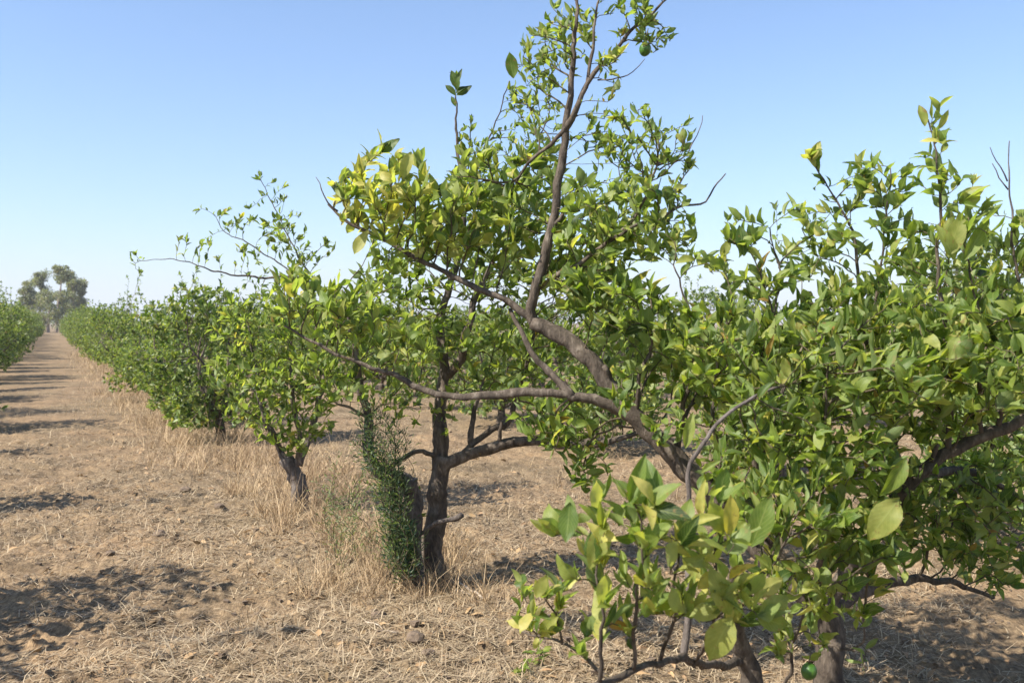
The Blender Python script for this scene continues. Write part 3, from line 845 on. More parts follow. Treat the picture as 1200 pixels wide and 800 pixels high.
T2.foliage([
    (534, 100, 9, 14, 5.95, .06, 4, 0, .62), (550, 160, 14, 22, 5.95, .1, 8, .2, .7), (580, 185, 36, 26, 5.9, .25, 26, .15, .62), (600, 140, 18, 40, 5.85, .15, 14, .1, .55), (640, 160, 28, 40, 5.85, .2, 22, .15, .6),
    (560, 240, 60, 40, 5.9, .45, 50, .15, .8), (640, 250, 60, 50, 5.9, .45, 60, .1, .8), (490, 280, 60, 50, 5.9, .45, 45, .15, .85), (580, 320, 70, 46, 5.9, .5, 60, .1, .9), (680, 320, 60, 60, 5.85, .5, 55, .1, .85), (730, 250, 40, 50, 5.9, .4, 30, .1, .75),
    (470, 350, 60, 46, 5.7, .45, 50, .15, .9), (420, 390, 50, 46, 5.55, .4, 42, .15, .95), (540, 400, 65, 42, 5.8, .45, 46, .1, .9), (630, 400, 60, 45, 5.85, .45, 46, .1, .85), (700, 410, 50, 50, 5.75, .4, 40, .1, .85), (380, 430, 36, 36, 5.45, .3, 22, .15, .95), (460, 430, 45, 26, 5.6, .3, 20, .1, .9), (480, 480, 40, 22, 5.65, .2, 12, .1, .75), (590, 445, 50, 26, 5.8, .3, 22, .1, .85), (730, 465, 50, 40, 5.7, .3, 44, .1, .85), (660, 480, 45, 25, 5.7, .3, 18, .05, .8), (520, 490, 18, 26, 5.72, .08, 6, .3, .6), (405, 455, 40, 30, 5.5, .3, 20, .15, .9), (440, 470, 34, 20, 5.55, .2, 10, .1, .8), (492, 590, 8, 28, 5.66, .05, 5, .6, .5),
], hi=False, leaf=.084, cluster=5, per_node=.95, leafy=8, step=.042, kill=.055, mul=4.0, up=.45)

for a in [((534, 112), (522, 98), 5.9, 5.9, 1, 0), ((534, 110), (548, 97), 5.9, 5.9, 1, 1), ((535, 104), (529, 82), 5.9, 5.88, 2, 0), ((535, 100), (541, 80), 5.9, 5.9, 1, 3), ((535, 106), (536, 88), 5.88, 5.86, 3, 0), ((534, 125), (529, 112), 5.9, 5.9, 2, 0), ((535, 112), (553, 102), 5.9, 5.92, 0, 2)]:
    T2.add_leaf(*a)

# ================================================================== third tree
b3 = at(352, 602, 7.9); b3[2] = -.03
T3 = Tree('citrus_tree', b3, 'citrus tree with a short rough trunk and one thin branch reaching left into the sky', 'tree', 303)
T3.limb('trunk', [(352, 612, 7.9), (350, 575, 7.9), (345, 552, 7.9), (335, 535, 7.9)], 0.0720, 0.0540, 12, None, M_DEAD, rough=.22, flare=.2)
T3.limb('limb', [(344, 552, 7.9), (330, 532, 7.9), (318, 505, 7.9), (305, 470, 7.95), (300, 430, 8.0), (290, 380, 8.0)], 0.0324, 0.0058, 9, (.35, 1), M_DEAD)
T3.limb('limb', [(346, 550, 7.9), (352, 520, 7.85), (345, 480, 7.8), (340, 430, 7.8), (345, 370, 7.8)], 0.0274, 0.0058, 9, (.4, 1), M_DEAD)
T3.limb('limb', [(350, 545, 7.9), (362, 515, 8.0), (370, 480, 8.05), (385, 430, 8.1), (396, 380, 8.1), (394, 352, 8.1)], 0.0324, 0.0115, 9, (.4, 1), M_DEAD)
T3.limb('limb', [(394, 356, 8.1), (375, 338, 8.1), (345, 325, 8.1), (312, 326, 8.1), (275, 322, 8.05), (248, 316, 8.0), (225, 308, 8.0), (198, 304, 8.0), (170, 305, 8.0)], 0.0130, 0.0025, 8)
T3.limb('limb', [(352, 330, 8.1), (330, 310, 8.1), (310, 298, 8.1), (292, 285, 8.1), (262, 270, 8.1), (250, 250, 8.1)], 0.0072, 0.0025, 7)
T3.limb('limb', [(380, 342, 8.1), (362, 320, 8.1), (345, 290, 8.1), (330, 260, 8.1), (312, 225, 8.1), (304, 208, 8.1)], 0.0094, 0.0025, 7)
T3.limb('limb', [(330, 533, 7.9), (310, 495, 7.8), (285, 482, 7.7), (258, 490, 7.6)], 0.0086, 0.0036, 7, (.3, .7), M_DEAD)
T3.foliage([
    (160, 303, 10, 12, 8.0, .06, 4, .1, .75), (162, 318, 5, 8, 8.0, .04, 2, 0, .6), (215, 285, 10, 12, 8.0, .08, 4, .3, .75), (234, 248, 8, 6, 8.05, .05, 2, 0, .8), (240, 288, 12, 12, 8.05, .08, 5, .1, .75), (266, 262, 20, 16, 8.1, .12, 9, .2, .75), (290, 258, 12, 14, 8.1, .1, 5, .2, .7), (306, 212, 9, 9, 8.1, .07, 3, .1, .7), (325, 235, 22, 18, 8.1, .12, 9, .2, .7), (330, 275, 26, 26, 8.1, .2, 28, .35, .8), (352, 300, 20, 20, 8.1, .2, 18, .2, .75), (290, 300, 20, 14, 8.1, .12, 8, .2, .7), (384, 295, 12, 16, 8.1, .1, 6, .1, .7),
    (300, 385, 50, 36, 8.0, .55, 46, .25, .95), (355, 390, 46, 40, 7.9, .5, 44, .2, .95), (400, 400, 36, 40, 8.0, .45, 28, .15, .9), (290, 440, 46, 34, 7.9, .45, 40, .2, .95), (340, 450, 40, 34, 7.8, .4, 36, .25, 1.0), (385, 455, 30, 26, 7.9, .3, 18, .2, .9), (328, 500, 34, 28, 7.75, .25, 30, .3, 1.0), (365, 500, 28, 24, 7.85, .2, 16, .2, .9), (295, 478, 34, 24, 7.8, .3, 22, .25, .95), (345, 525, 18, 14, 7.78, .1, 8, .3, .9), (330, 350, 30, 18, 8.0, .3, 16, .2, .9),
], hi=False, leaf=.088, cluster=5, per_node=.95, leafy=8, step=.046, kill=.06, mul=4.3, up=.35)

# ------------------------------------------------------------------ row trees: a few grown prototypes, copied down the rows
def proto_bush(seed, height, rad, low=.24, n=430, leaf=.095, templ=LOW, tint=(1, 1, 1), mat=None, trunk_h=.32, n_limb=7, yellow=.22, cluster=7, step=.07, gap=0.0, bark=None):
    rs = np.random.default_rng(seed)
    parts = {}
    V, F = tube(*(lambda q: (q, np.linspace(.085, .06, len(q)) * (1 + .3 * np.exp(-np.linspace(0, 5, len(q))))))(smooth_path(np.array([(0, 0, -.08), (.02, .01, trunk_h * .5), (rs.normal(0, .05), rs.normal(0, .05), trunk_h)]), .06, .004, rs)[0]), 9, rs, .12)
    parts['trunk'] = fast_mesh('trunk', V, F)
    bp, bd, tubes = [], [], []
    a0 = rs.uniform(0, 6)
    limbs = []
    for k in range(n_limb):
        a = a0 + k * 6.283 / n_limb + rs.normal(0, .25)
        el = rs.uniform(.55, 1.25)
        L = rs.uniform(.42, .64) * (height - trunk_h)
        d = np.array([math.cos(a) * math.cos(el), math.sin(a) * math.cos(el), math.sin(el)])
        p0 = np.array([0, 0, trunk_h - .05])
        pts = np.array([p0, p0 + d * L * .35 + rs.normal(0, .04, 3), p0 + d * L * .7 + rs.normal(0, .07, 3) + [0, 0, .05], p0 + d * L + rs.normal(0, .1, 3) + [0, 0, .12]])
        Q, s = smooth_path(pts, .07, .01, rs)
        limbs.append(tube(Q, .036 + (.010 - .036) * s, 7, rs, .1))
        T = np.gradient(Q, axis=0); T /= np.linalg.norm(T, axis=1)[:, None]
        m = s > .3
        bp.append(Q[m]); bd.append(T[m] * .6)
    V, F = join(limbs)
    parts['limbs'] = (V, F)
    # uneven crown: several overlapping lumps
    A = []
    lumps = rs.integers(11, 15)
    for k in range(lumps):
        a = rs.uniform(0, 6.283); q = rs.uniform(.25, .75) * rad
        z = rs.uniform(low + .12, height * .86) if k > 3 else rs.uniform(low + .1, height * .4)
        taper = 1.0 - .45 * max(0, (z - height * .55) / (height * .45))
        c = np.array([math.cos(a) * q * taper, math.sin(a) * q * taper, z])
        ax = np.array([rs.uniform(.32, .55), rs.uniform(.32, .55), rs.uniform(.28, .5)]) * rad * .8
        v = rs.normal(0, 1, (n // lumps, 3)); v /= np.linalg.norm(v, axis=1)[:, None]
        A.append(c + v * (rs.random(n // lumps) ** .4)[:, None] * ax)
    for k in range(3):      # shoots that break the outline
        a = rs.uniform(0, 6.283); q = rs.uniform(.1, .7) * rad
        A.append(np.stack([np.full(4, math.cos(a) * q), np.full(4, math.sin(a) * q), height * np.linspace(.85, rs.uniform(.98, 1.12), 4)], -1) + rs.normal(0, .03, (4, 3)))
    A = np.concatenate(A); A = A[A[:, 2] > low]
    P, par, gd, nb = colonise(np.concatenate(bp), np.concatenate(bd), A, step, .075, 2.0, 110, rs, .1)
    chains, r, kids, dt = twig_chains(P, par, nb, tip=.0025)
    V2, F2 = join([tube(P[c], np.concatenate([[r[c[1]]], r[c[1:]]]), 3) for c in chains] + limbs)
    parts['limbs'] = fast_mesh('limbs', V2, F2)
    pos, rot, sz, col = grow_leaves(P, par, gd, nb, r, kids, dt, rs, leaf, .95, cluster, 8, lambda p: np.full(len(p), yellow))
    # extra leaves around the twigs to thicken
    jit = rs.uniform(.8, 1.25, (len(pos), 1))
    rgb = PALETTE[col] * jit * np.array(tint)
    parts['crown'] = leaf_mesh('crown', templ, pos, rot, sz, rs.integers(0, len(templ), len(pos)), rgb)
    parts['trunk'].materials.append(bark or M_BARK)
    parts['limbs'].materials.append(bark or M_BARK)
    parts['crown'].materials.append(mat or M_FAR)
    return parts

PROTOS = [proto_bush(40 + k, 2.2 + .16 * (k % 4), 1.15 + .1 * (k % 3), n=2400, step=.055, tint=(.82, .84, .8)) for k in range(7)]

def place_bush(parts, x, y, s, rz, name, label, category, group, zs=1.0):
    root = thing(name, (x, y, float(ground_h(x, y)) - .01), label, category, group)
    root.rotation_euler = (0, 0, rz)
    root.scale = (s, s, s * zs)
    for k in ('trunk', 'limbs', 'crown'):
        pn = {'trunk': 'trunk', 'limbs': 'branches', 'crown': 'crown'}[k]
        o = link(pn, parts[k], None, root)
        if k == 'crown': o['kind'] = 'stuff'
    return root

def trees_in_row(off, ys, rs, label_of, group, smin=.9, smax=1.12):
    for n_, y in enumerate(ys):
        if y > 24 and rs.random() < .07:
            continue          # a missing tree
        x = row_x(y, off) + rs.normal(0, .12) + (.12 if off < -4 and y < 10 else 0)
        place_bush(PROTOS[rs.integers(0, len(PROTOS))], x, y, (1.08 if off < -4 and y < 10 else rs.uniform(smin, smax)), rs.uniform(0, 6.28), 'citrus_tree', label_of(n_, y), 'tree', group, rs.uniform(.82, 1.14))

rs = np.random.default_rng(77)
ROW_ORD = ['first', 'second', 'third', 'fourth', 'fifth', 'sixth']
def lab_main(n_, y):
    if n_ < 5:
        return 'bushy citrus tree, %s behind the one whose thin branch reaches left' % ROW_ORD[n_]
    return 'far citrus tree merging into the main row that runs to the end of the track'
ys = [12.4, 14.6, 17.0, 19.4, 21.9]
while ys[-1] < 135: ys.append(ys[-1] + rs.uniform(2.5, 3.1))
trees_in_row(0, ys, rs, lab_main, 'citrus trees of the main row', .88, 1.06)
ys = [1.0, 3.75, 7.5, 10.4, 13.2, 16.0, 18.8, 21.5]
while ys[-1] < 125: ys.append(ys[-1] + rs.uniform(2.5, 3.1))
def lab_left(n_, y):
    return 'citrus tree of the row beyond the left edge, its shadow falling across the track' if y < 38 else ('nearest citrus bush in view at the left edge of the track' if y < 41 else 'dense citrus tree in the row along the left side of the track')
trees_in_row(-4.6, ys, rs, lab_left, 'citrus trees of the left row', .98, 1.2)
ys = list(np.arange(6.6, 62, 2.7))
trees_in_row(4.9, ys, rs, lambda n_, y: 'citrus tree of the next row seen through gaps behind the nearest tree', 'citrus trees of the row behind', .85, 1.05)
ys = list(np.arange(11.5, 80, 2.9))
trees_in_row(9.8, ys, rs, lambda n_, y: 'citrus tree of a farther row glimpsed between the leaves', 'citrus trees of the second row behind', .85, 1.05)
ys = list(np.arange(20, 90, 3.2))
trees_in_row(14.7, ys, rs, lambda n_, y: 'citrus tree of the farthest row low on the horizon', 'citrus trees of the third row behind', .85, 1.05)

finish_near_trees()

# ================================================================== eucalyptus at the end of the track
def eucalyptus(px, top_px, d, seed, spread, label):
    rs = np.random.default_rng(seed)
    x = (px - 600) / F_PX * d
    H = CAM_H + (378 - top_px) / F_PX * d
    root = thing('eucalyptus_tree', (x, d, 0), label, 'tree', 'eucalyptus trees at the end of the track')
    lean = rs.normal(0, .05, 2)
    trunk = np.array([(0, 0, -.2), (lean[0] * H * .3, lean[1], H * .35), (lean[0] * H * .7 + .1, lean[1], H * .68), (lean[0] * H, lean[1], H * .93)])
    Q, s = smooth_path(trunk, .5, .05, rs)
    V, F = tube(Q, .26 - .2 * s, 8, rs, .08)
    link('trunk', fast_mesh('trunk', V, F), M_EUC, root)
    clumps = [Q[-1] + np.array([0, 0, -.2])]
    tubes = []
    for k in range(12):
        t = rs.uniform(.35, .95); p = Q[int(t * (len(Q) - 1))]
        a = rs.uniform(0, 6.283); L = rs.uniform(.5, 1.0) * spread * (1.15 - t * .55)
        e = p + np.array([math.cos(a) * L, math.sin(a) * L, rs.uniform(.5, 1.5)])
        q, ss = smooth_path(np.array([p, (p + e) / 2 + [0, 0, -.1], e]), .35, .05, rs)
        tubes.append(tube(q, .08 - .055 * ss, 6)); clumps += [e, q[len(q) // 2] + rs.normal(0, .3, 3)]
    V, F = join(tubes)
    link('branches', fast_mesh('branches', V, F), M_EUC, root)
    pos = []
    for c in clumps:
        m = rs.integers(110, 230); v = rs.normal(0, 1, (m, 3)); v /= np.linalg.norm(v, axis=1)[:, None]
        pos.append(c + v * (rs.random(m) ** .45)[:, None] * np.array([1.0, 1.0, .75]) * rs.uniform(.5, 1.15))
    for k in range(5):     # lower skirt of leaves
        a = rs.uniform(0, 6.283); m = 150
        c = np.array([math.cos(a) * spread * .55, math.sin(a) * spread * .55, rs.uniform(1.2, H * .42)])
        pos.append(c + rs.normal(0, 1, (m, 3)) * np.array([.6, .6, .75]))
    pos = np.concatenate(pos); pos = pos[pos[:, 2] > .3]
    n = len(pos)
    rot = frames(rs.normal(0, 1, (n, 3)) + [0, 0, -.7], rs.normal(0, 1, (n, 3)))
    rgb = np.array([.13, .135, .085]) * rs.uniform(.6, 1.5, (n, 1)) + rs.uniform(0, 1, (n, 1)) ** 3 * np.array([.10, .05, .03])
    o = link('crown', leaf_mesh('crown', LOW, pos, rot, rs.uniform(.24, .42, n), np.zeros(n, int), rgb), M_FAR, root)
    o['kind'] = 'stuff'
for a in [(31, 326, 150, 1, 1.1, 'slim leftmost eucalyptus at the end of the track'), (47, 317, 158, 2, 1.6, 'full eucalyptus, second from the left, at the end of the track'),
          (66, 311, 154, 3, 1.7, 'tallest eucalyptus in the middle of the clump at the end of the track'), (87, 314, 160, 4, 1.5, 'open eucalyptus with bare trunk showing, second from the right in the clump'),
          (97, 327, 163, 5, 1.0, 'small rightmost eucalyptus leaning out of the clump'), (56, 340, 148, 6, 3.2, 'low dense eucalyptus in front of the tall ones')]:
    eucalyptus(*a)

olive = proto_bush(91, 3.7, 1.5, low=.8, n=3000, leaf=.115, tint=(.85, .66, 1.0), trunk_h=.8, yellow=.1, step=.08, bark=M_DEAD)
place_bush(olive, (1146 - 600) / F_PX * 27, 27, 1.0, .4, 'olive_tree', 'grey-green fine-leaved tree standing beyond the citrus rows at right', 'tree', None)

# ================================================================== ground litter
def strips(pos, heading, length, width, rise, bend, rgb, segs=2, face=None):
    """Blades as bent strips: heading = horizontal direction angle, rise = tilt above the ground."""
    n = len(pos)
    t = np.linspace(0, 1, segs + 1)
    hd = np.stack([np.cos(heading), np.sin(heading), np.zeros(n)], -1)
    side = np.stack([-np.sin(heading), np.cos(heading), np.zeros(n)], -1)
    if face is not None:
        side = np.stack([np.cos(face), np.sin(face), np.zeros(n)], -1)
    V = np.zeros((n, segs + 1, 2, 3))
    p = pos.copy()
    ang = rise.copy()
    for k in range(segs + 1):
        w = width * (1 - .75 * t[k])
        V[:, k, 0] = p - side * w[:, None] * .5
        V[:, k, 1] = p + side * w[:, None] * .5
        step = length / segs
        p = p + hd * (np.cos(ang) * step)[:, None] + np.array([0, 0, 1.0]) * (np.sin(ang) * step)[:, None]
        ang = ang - bend / segs
    nv = (segs + 1) * 2
    k = np.arange(segs)
    F = np.stack([2 * k, 2 * k + 1, 2 * k + 3, 2 * k + 2], -1)
    F = (F[None] + (np.arange(n) * nv)[:, None, None]).reshape(-1, 4)
    return V.reshape(-1, 3), F, np.repeat(rgb, nv, 0)

def straw_colours(n, rs, warm=0.0):
    a, b, c = np.array([.55, .435, .275]), np.array([.38, .282, .170]), np.array([.185, .130, .080])
    t = rs.random((n, 1))
    col = np.where(t < .5, a + (b - a) * t * 2, b + (c - b) * (t * 2 - 1))
    return col * rs.uniform(.85, 1.15, (n, 1))

rs = np.random.default_rng(8)
def scatter_straw(n):
    d = 3.6 * (26 / 3.6) ** (rs.random(n) ** .85)
    a = np.radians(rs.uniform(-33, 33, n))
    x, y = np.sin(a) * d, np.cos(a) * d
    near_row = np.exp(-((x - row_x(y)) / .9) ** 2)
    dens = np.clip(.55 + 1.5 * (vnoise(x * 1.3, y * 1.3, 31) - .45) + 1.0 * (vnoise(x * 4, y * 4, 33) - .5) + .5 * near_row, .04, 1)
    k = rs.random(n) < dens
    x, y, d = x[k], y[k], d[k]
    m = len(x)
    pos = np.stack([x, y, ground_h(x, y) + rs.uniform(.002, .014, m)], -1)
    L = rs.gamma(2.6, .022, m) + .02
    rise = np.abs(rs.normal(0, .22, m))
    steep = rs.random(m) < .05
    rise = np.where(steep, rs.uniform(.5, 1.4, m), rise)
    return strips(pos, rs.uniform(0, 6.283, m), L, rs.uniform(.0018, .0062, m) * (1 + d * .03), rise, rise + rs.normal(.1, .3, m), straw_colours(m, rs))
V, F, C = scatter_straw(215000)
link('straw_litter', fast_mesh('straw_litter', V, F, C), M_STRAW, kind='stuff', label='short pale straw strewn over the dry ground', category='straw')

def ground_at(px, py):
    d = CAM_H * F_PX / (py - 378)
    return (px - 600) / F_PX * d, d

def dry_grass():
    spots = [(455, 690, .35, 700, .34), (500, 700, .3, 500, .30), (430, 660, .3, 500, .36), (540, 690, .3, 320, .2), (400, 620, .35, 520, .42), (375, 600, .3, 420, .42), (425, 640, .25, 420, .45),
             (335, 605, .3, 420, .3), (300, 575, .45, 700, .36), (270, 545, .6, 800, .36), (240, 520, .6, 800, .36), (215, 495, .7, 800, .34), (190, 475, .8, 800, .32), (170, 460, .9, 800, .32), (310, 540, .6, 650, .4), (370, 560, .5, 600, .42), (420, 580, .5, 450, .4), (480, 660, .25, 300, .4),
             (520, 640, .4, 180, .25), (640, 560, 1.2, 260, .2), (560, 720, .5, 200, .14), (340, 660, .7, 200, .14), (660, 640, .8, 200, .15)]
    P, Hh = [], []
    for (px, py, r, n, h) in spots:
        n = int(n * (1.0 if px > 330 else 1.0)); h = h * (.85 if px > 330 else .75)
        x, y = ground_at(px, py)
        # tussocks inside every patch
        k = max(3, n // 22)
        cx, cy = x + rs.normal(0, r * .6, k), y + rs.normal(0, r * .6, k)
        i = rs.integers(0, k, n)
        gx, gy = cx[i] + rs.normal(0, .035, n), cy[i] + rs.normal(0, .035, n)
        P.append(np.stack([gx, gy], -1)); Hh.append(.8 * h * rs.gamma(5, .2, n) * rs.uniform(.5, 1.1, k)[i])
    P = np.concatenate(P); Hh = np.concatenate(Hh)
    for y0 in np.arange(10, 48, .35):          # the unmown strip under the rest of the row
        n = int(110 - y0 * 1.2)
        yy = y0 + rs.uniform(0, .4, n); xx = row_x(yy) + rs.normal(-.2, .55, n)
        P = np.vstack([P, np.stack([xx, yy], -1)]); Hh = np.append(Hh, rs.gamma(5, .05, n))
    n = len(P)
    pos = np.stack([P[:, 0], P[:, 1], ground_h(P[:, 0], P[:, 1]) - .005], -1)
    rise = np.clip(rs.normal(1.0, .38, n), .1, 1.55)
    hd = rs.uniform(0, 6.283, n)
    return strips(pos, hd, Hh, rs.uniform(.0022, .0046, n) * (1 + P[:, 1] * .05), rise, rs.uniform(.1, 1.6, n), straw_colours(n, rs) * np.array([1.1, 1.02, .92]), 3, rs.normal(0, .5, n))
V, F, C = dry_grass()
link('dry_grass', fast_mesh('dry_grass', V, F, C), M_STRAW, kind='stuff', label='tufts of tall dry yellow grass under the row of trees', category='grass')

def crumbs(n):
    phi = (1 + 5 ** .5) / 2
    base = np.array([(1, 1, 1), (1, 1, -1), (1, -1, 1), (1, -1, -1), (-1, 1, 1), (-1, 1, -1), (-1, -1, 1), (-1, -1, -1)], float) / 1.6
    quads = np.array([(0, 1, 3, 2), (4, 6, 7, 5), (0, 4, 5, 1), (2, 3, 7, 6), (0, 2, 6, 4), (1, 5, 7, 3)])
    d = 3.7 * (16 / 3.7) ** rs.random(n)
    a = np.radians(rs.uniform(-33, 33, n)); x, y = np.sin(a) * d, np.cos(a) * d
    s = rs.gamma(2.0, .0036, n) + .004
    V = base[None] * s[:, None, None] * rs.uniform(.55, 1.25, (n, 8, 3))
    V[:, :, 2] *= .7
    c, sn = np.cos(a * 37), np.sin(a * 37)
    V = np.stack([V[..., 0] * c[:, None] - V[..., 1] * sn[:, None], V[..., 0] * sn[:, None] + V[..., 1] * c[:, None], V[..., 2]], -1)
    V += np.stack([x, y, ground_h(x, y) + s * .25], -1)[:, None]
    F = (quads[None] + (np.arange(n) * 8)[:, None, None]).reshape(-1, 4)
    return V.reshape(-1, 3), F
V, F = crumbs(2500)
link('soil_crumbs', fast_mesh('soil_crumbs', V, F, smooth=False), M_SOIL, kind='stuff', label='crumbs of dark soil scattered over the ground', category='soil')

def clod(px, py, r, label):
    import bmesh
    bm = bmesh.new()
    bmesh.ops.create_icosphere(bm, subdivisions=2, radius=r)
    for v in bm.verts:
        v.co *= 1 + rs.normal(0, .13)
        v.co.z *= .62
    me = bpy.data.meshes.new('soil_clod'); bm.to_mesh(me); bm.free()
    x, y = ground_at(px, py)
    o = link('soil_clod', me, M_SOIL, label=label, category='clod', group='dark clods on the track')
    o.location = (x, y, float(ground_h(x, y)) + r * .25); o.rotation_euler = (0, 0, rs.uniform(0, 6))
for a in [(216, 577, .055, 'dark soil clod farthest up the track, left of the third trunk'), (256, 598, .045, 'small dark clod left of the rough short trunk'), (185, 632, .05, 'dark clod at the end of the middle shadow band'), (127, 656, .03, 'tiny clod below the middle shadow band at left'),
          (306, 675, .035, 'small clod in the open track right of the big shadow'), (486, 762, .05, 'flat dark clod on the bare ground below the weed-wrapped stump'), (500, 779, .035, 'round clod nearest the bottom edge, right of the flat one'), (443, 731, .04, 'clod just in front of the grass below the stump'), (528, 692, .05, 'brown clod beside the foot of the second tree'), (386, 668, .035, 'clod in the straw left of the dry grass tuft')]:
    clod(*a)

def stick(p0, p1, r, label, mat=M_DEAD):
    x0, y0 = ground_at(*p0); x1, y1 = ground_at(*p1)
    k = np.linspace(0, 1, 7)
    X, Y = x0 + (x1 - x0) * k, y0 + (y1 - y0) * k
    Z = ground_h(X, Y) + r + .01
    Q = np.stack([X, Y, np.maximum(Z, Z.mean())], -1) + rs.normal(0, .004, (7, 3))
    V, F = tube(Q - Q[0], np.linspace(r, r * .6, 7), 7, rs, .1)
    o = link('fallen_stick', fast_mesh('fallen_stick', V, F), mat, label=label, category='stick', group='fallen sticks')
    o.location = tuple(Q[0])
M_PALE = bark_material('pale_dry_wood', (.35, .28, .21), (.5, .42, .33), (.62, .54, .45))
stick((536, 690), (568, 709), .009, 'thick pale stick lying right of the second trunk foot', M_PALE)
stick((532, 696), (549, 704), .007, 'short pale stick lying against the thick one', M_PALE)
stick((426, 741), (462, 756), .004, 'thin pale stalk lying on bare ground below the grass', M_PALE)

# dead leaves dropped under and around the trees
def dead_leaves(n):
    y = 4.0 * (14 / 4.0) ** rs.random(n); x = row_x(y) + rs.normal(.3, 1.5, n)
    z = ground_h(x, y) + .012
    pos = np.stack([x, y, z], -1)
    a = rs.uniform(0, 6.283, n)
    rot = frames(np.stack([np.cos(a), np.sin(a), rs.normal(.1, .25, n)], -1), np.stack([rs.normal(0, .45, n), rs.normal(0, .45, n), np.ones(n)], -1))
    rgb = np.array([.27, .165, .085]) * rs.uniform(.55, 1.6, (n, 1)) + rs.uniform(0, .06, (n, 1)) * np.array([1, .9, .3])
    return leaf_mesh('fallen_leaves', MID, pos, rot, rs.uniform(.035, .075, n), rs.integers(0, 5, n), rgb)
link('fallen_leaves', dead_leaves(1500), M_STRAW, kind='stuff', label='brown dead leaves lying on the ground under the trees', category='leaves')

# ------------------------------------------------------------------ feathery weed wrapped round the stump, and a lean one left of it
def weed(name, label, stems, seed, base, rgb0, needle=.034, per=4, rstem=.003):
    rs = np.random.default_rng(seed)
    root = thing(name, tuple(base), label, 'weed')
    tubes, pos, dr = [], [], []
    for pts in stems:
        Q, s = smooth_path(np.array([at(*p) for p in pts]), .016, .004, rs)
        tubes.append(tube(Q[::3], (rstem * (1 - .6 * s))[::3], 4))
        T = np.gradient(Q, axis=0); T /= np.linalg.norm(T, axis=1)[:, None] + 1e-9
        for k in range(4, len(Q)):
            m = per
            v = rs.normal(0, 1, (m, 3)); v -= T[k] * (v @ T[k])[:, None]
            v /= np.linalg.norm(v, axis=1)[:, None] + 1e-9
            pos.append(Q[k] + v * rs.uniform(0, .06, (m, 1)) * (rs.random((m, 1)) < .7)); dr.append(v + T[k] * .6 + [0, 0, .2])
    V, F = join(tubes)
    link('stems', fast_mesh('stems', V - base, F), M_TWIG, root, kind='stuff')
    pos, dr = np.concatenate(pos), np.concatenate(dr); n = len(pos)
    rot = frames(dr, rs.normal(0, 1, (n, 3)))
    rot[:, :, 0] *= .38
    rgb = np.array(rgb0) * rs.uniform(.6, 1.5, (n, 1))
    link('needles', leaf_mesh('needles', LOW, pos - base, rot, rs.uniform(.6, 1.4, n) * needle, np.zeros(n, int), rgb), M_FAR, root, kind='stuff')
wr = np.random.default_rng(17)
stems = []
for k in range(24):
    bx = wr.uniform(452, 492); by = 690 - abs(bx - 478) * .5
    ty = wr.uniform(470, 620); tx = 432 + max(0, ty - 530) * .35 + wr.normal(0, 11)
    d = wr.uniform(5.35, 5.55)
    stems.append([(bx, by, d), (wr.normal(472, 9), by - 45, d), (wr.normal(467, 10), (by + ty) / 2, d), (wr.normal(456, 11), (by + 3 * ty) / 4 - 8, d), (tx, ty, d)])
wb_ = at(478, 690, 5.45); wb_[2] = 0
weed('climbing_weed', 'dark green feathery weed climbing the stump of the second tree', stems, 5, wb_, (.022, .052, .026))
stems = []
for k in range(7):
    bx = wr.uniform(385, 432); d = wr.uniform(5.7, 6.3)
    by = 378 + CAM_H * F_PX / d
    stems.append([(bx, by, d), (bx + wr.normal(0, 9), by - 40, d), (bx + wr.normal(4, 16), by - 75, d + .1), (bx + wr.normal(8, 24), by - wr.uniform(90, 150), d + .15)])
wb_ = at(410, 665, 6.0); wb_[2] = 0
weed('tall_weed', 'thin grey-green weed standing in dry grass left of the stump', stems, 6, wb_, (.10, .12, .06), per=3)

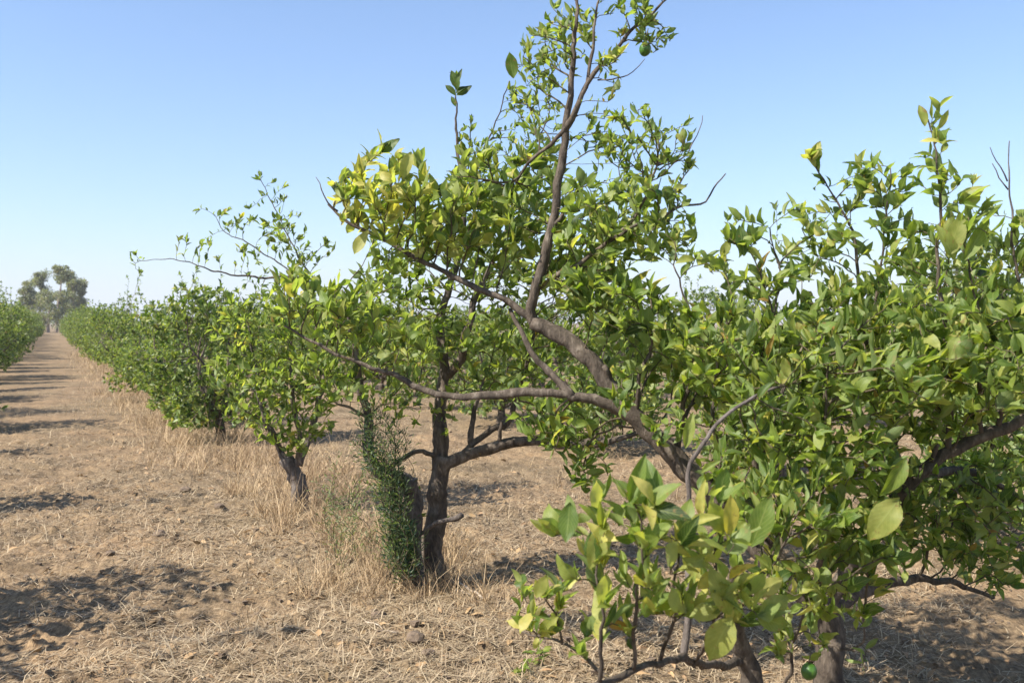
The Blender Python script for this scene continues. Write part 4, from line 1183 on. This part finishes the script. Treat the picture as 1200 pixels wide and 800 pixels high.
# small green sprouts in front of the low shoots
def sprout(px, py, h, seed, label):
    rs = np.random.default_rng(seed)
    x, y = ground_at(px, py); base = np.array([x, y, float(ground_h(x, y)) - .01])
    root = thing('green_sprout', tuple(base), label, 'sprout', 'green sprouts on the ground')
    for k in range(3):
        Q, s = smooth_path(np.array([(0, 0, 0), (rs.normal(0, .02), rs.normal(0, .02), h * .5), (rs.normal(0, .05), rs.normal(0, .05), h * rs.uniform(.7, 1.1))]), .015, .002, rs)
        V, F = tube(Q, .003 - .0018 * s, 5)
        link('stem', fast_mesh('stem', V, F), M_TWIG, root)
        for q in range(2, len(Q), 2):
            a = rs.uniform(0, 6.283)
            rot = frames(np.array([[math.cos(a), math.sin(a), rs.uniform(.3, 1.0)]]), np.array([[rs.normal(0, .3), rs.normal(0, .3), 1.0]]))[0]
            o = bpy.data.objects.new('leaf', leaf_data(int(rs.integers(0, 9)), int(rs.integers(3, 7)), False)); COL.objects.link(o); o.parent = root
            m = np.eye(4); m[:3, :3] = rot * rs.uniform(.035, .06); m[:3, 3] = Q[q]
            o.matrix_local = Matrix(m.tolist())
sprout(632, 792, .14, 1, 'small green sprout on bare ground at the bottom edge, left of the low shoots')
sprout(612, 806, .10, 2, 'lowest leafy sprout cut by the bottom edge of the picture')
sprout(500, 655, .30, 3, 'bright green sprout between the stump and the smooth trunk')

# ------------------------------------------------------------------ the air: thin haze over the plain
def haze():
    x0, x1, y0, y1, z0, z1 = -6300, 6300, -6300, 6300, -8, 110
    V = np.array([(x, y, z) for x in (x0, x1) for y in (y0, y1) for z in (z0, z1)])
    F = np.array([(0, 1, 3, 2), (4, 6, 7, 5), (0, 4, 5, 1), (2, 3, 7, 6), (0, 2, 6, 4), (1, 5, 7, 3)])
    m = bpy.data.materials.new('haze'); m.use_nodes = True
    nt = m.node_tree; nt.nodes.clear()
    out = nt.nodes.new('ShaderNodeOutputMaterial'); v = nt.nodes.new('ShaderNodeVolumePrincipled')
    v.inputs['Color'].default_value = (.95, .97, 1.0, 1); v.inputs['Density'].default_value = .00045
    v.inputs['Anisotropy'].default_value = 0.0
    nt.links.new(v.outputs[0], out.inputs['Volume'])
    o = link('haze', fast_mesh('haze', V, F, smooth=False), m, kind='stuff')
haze()
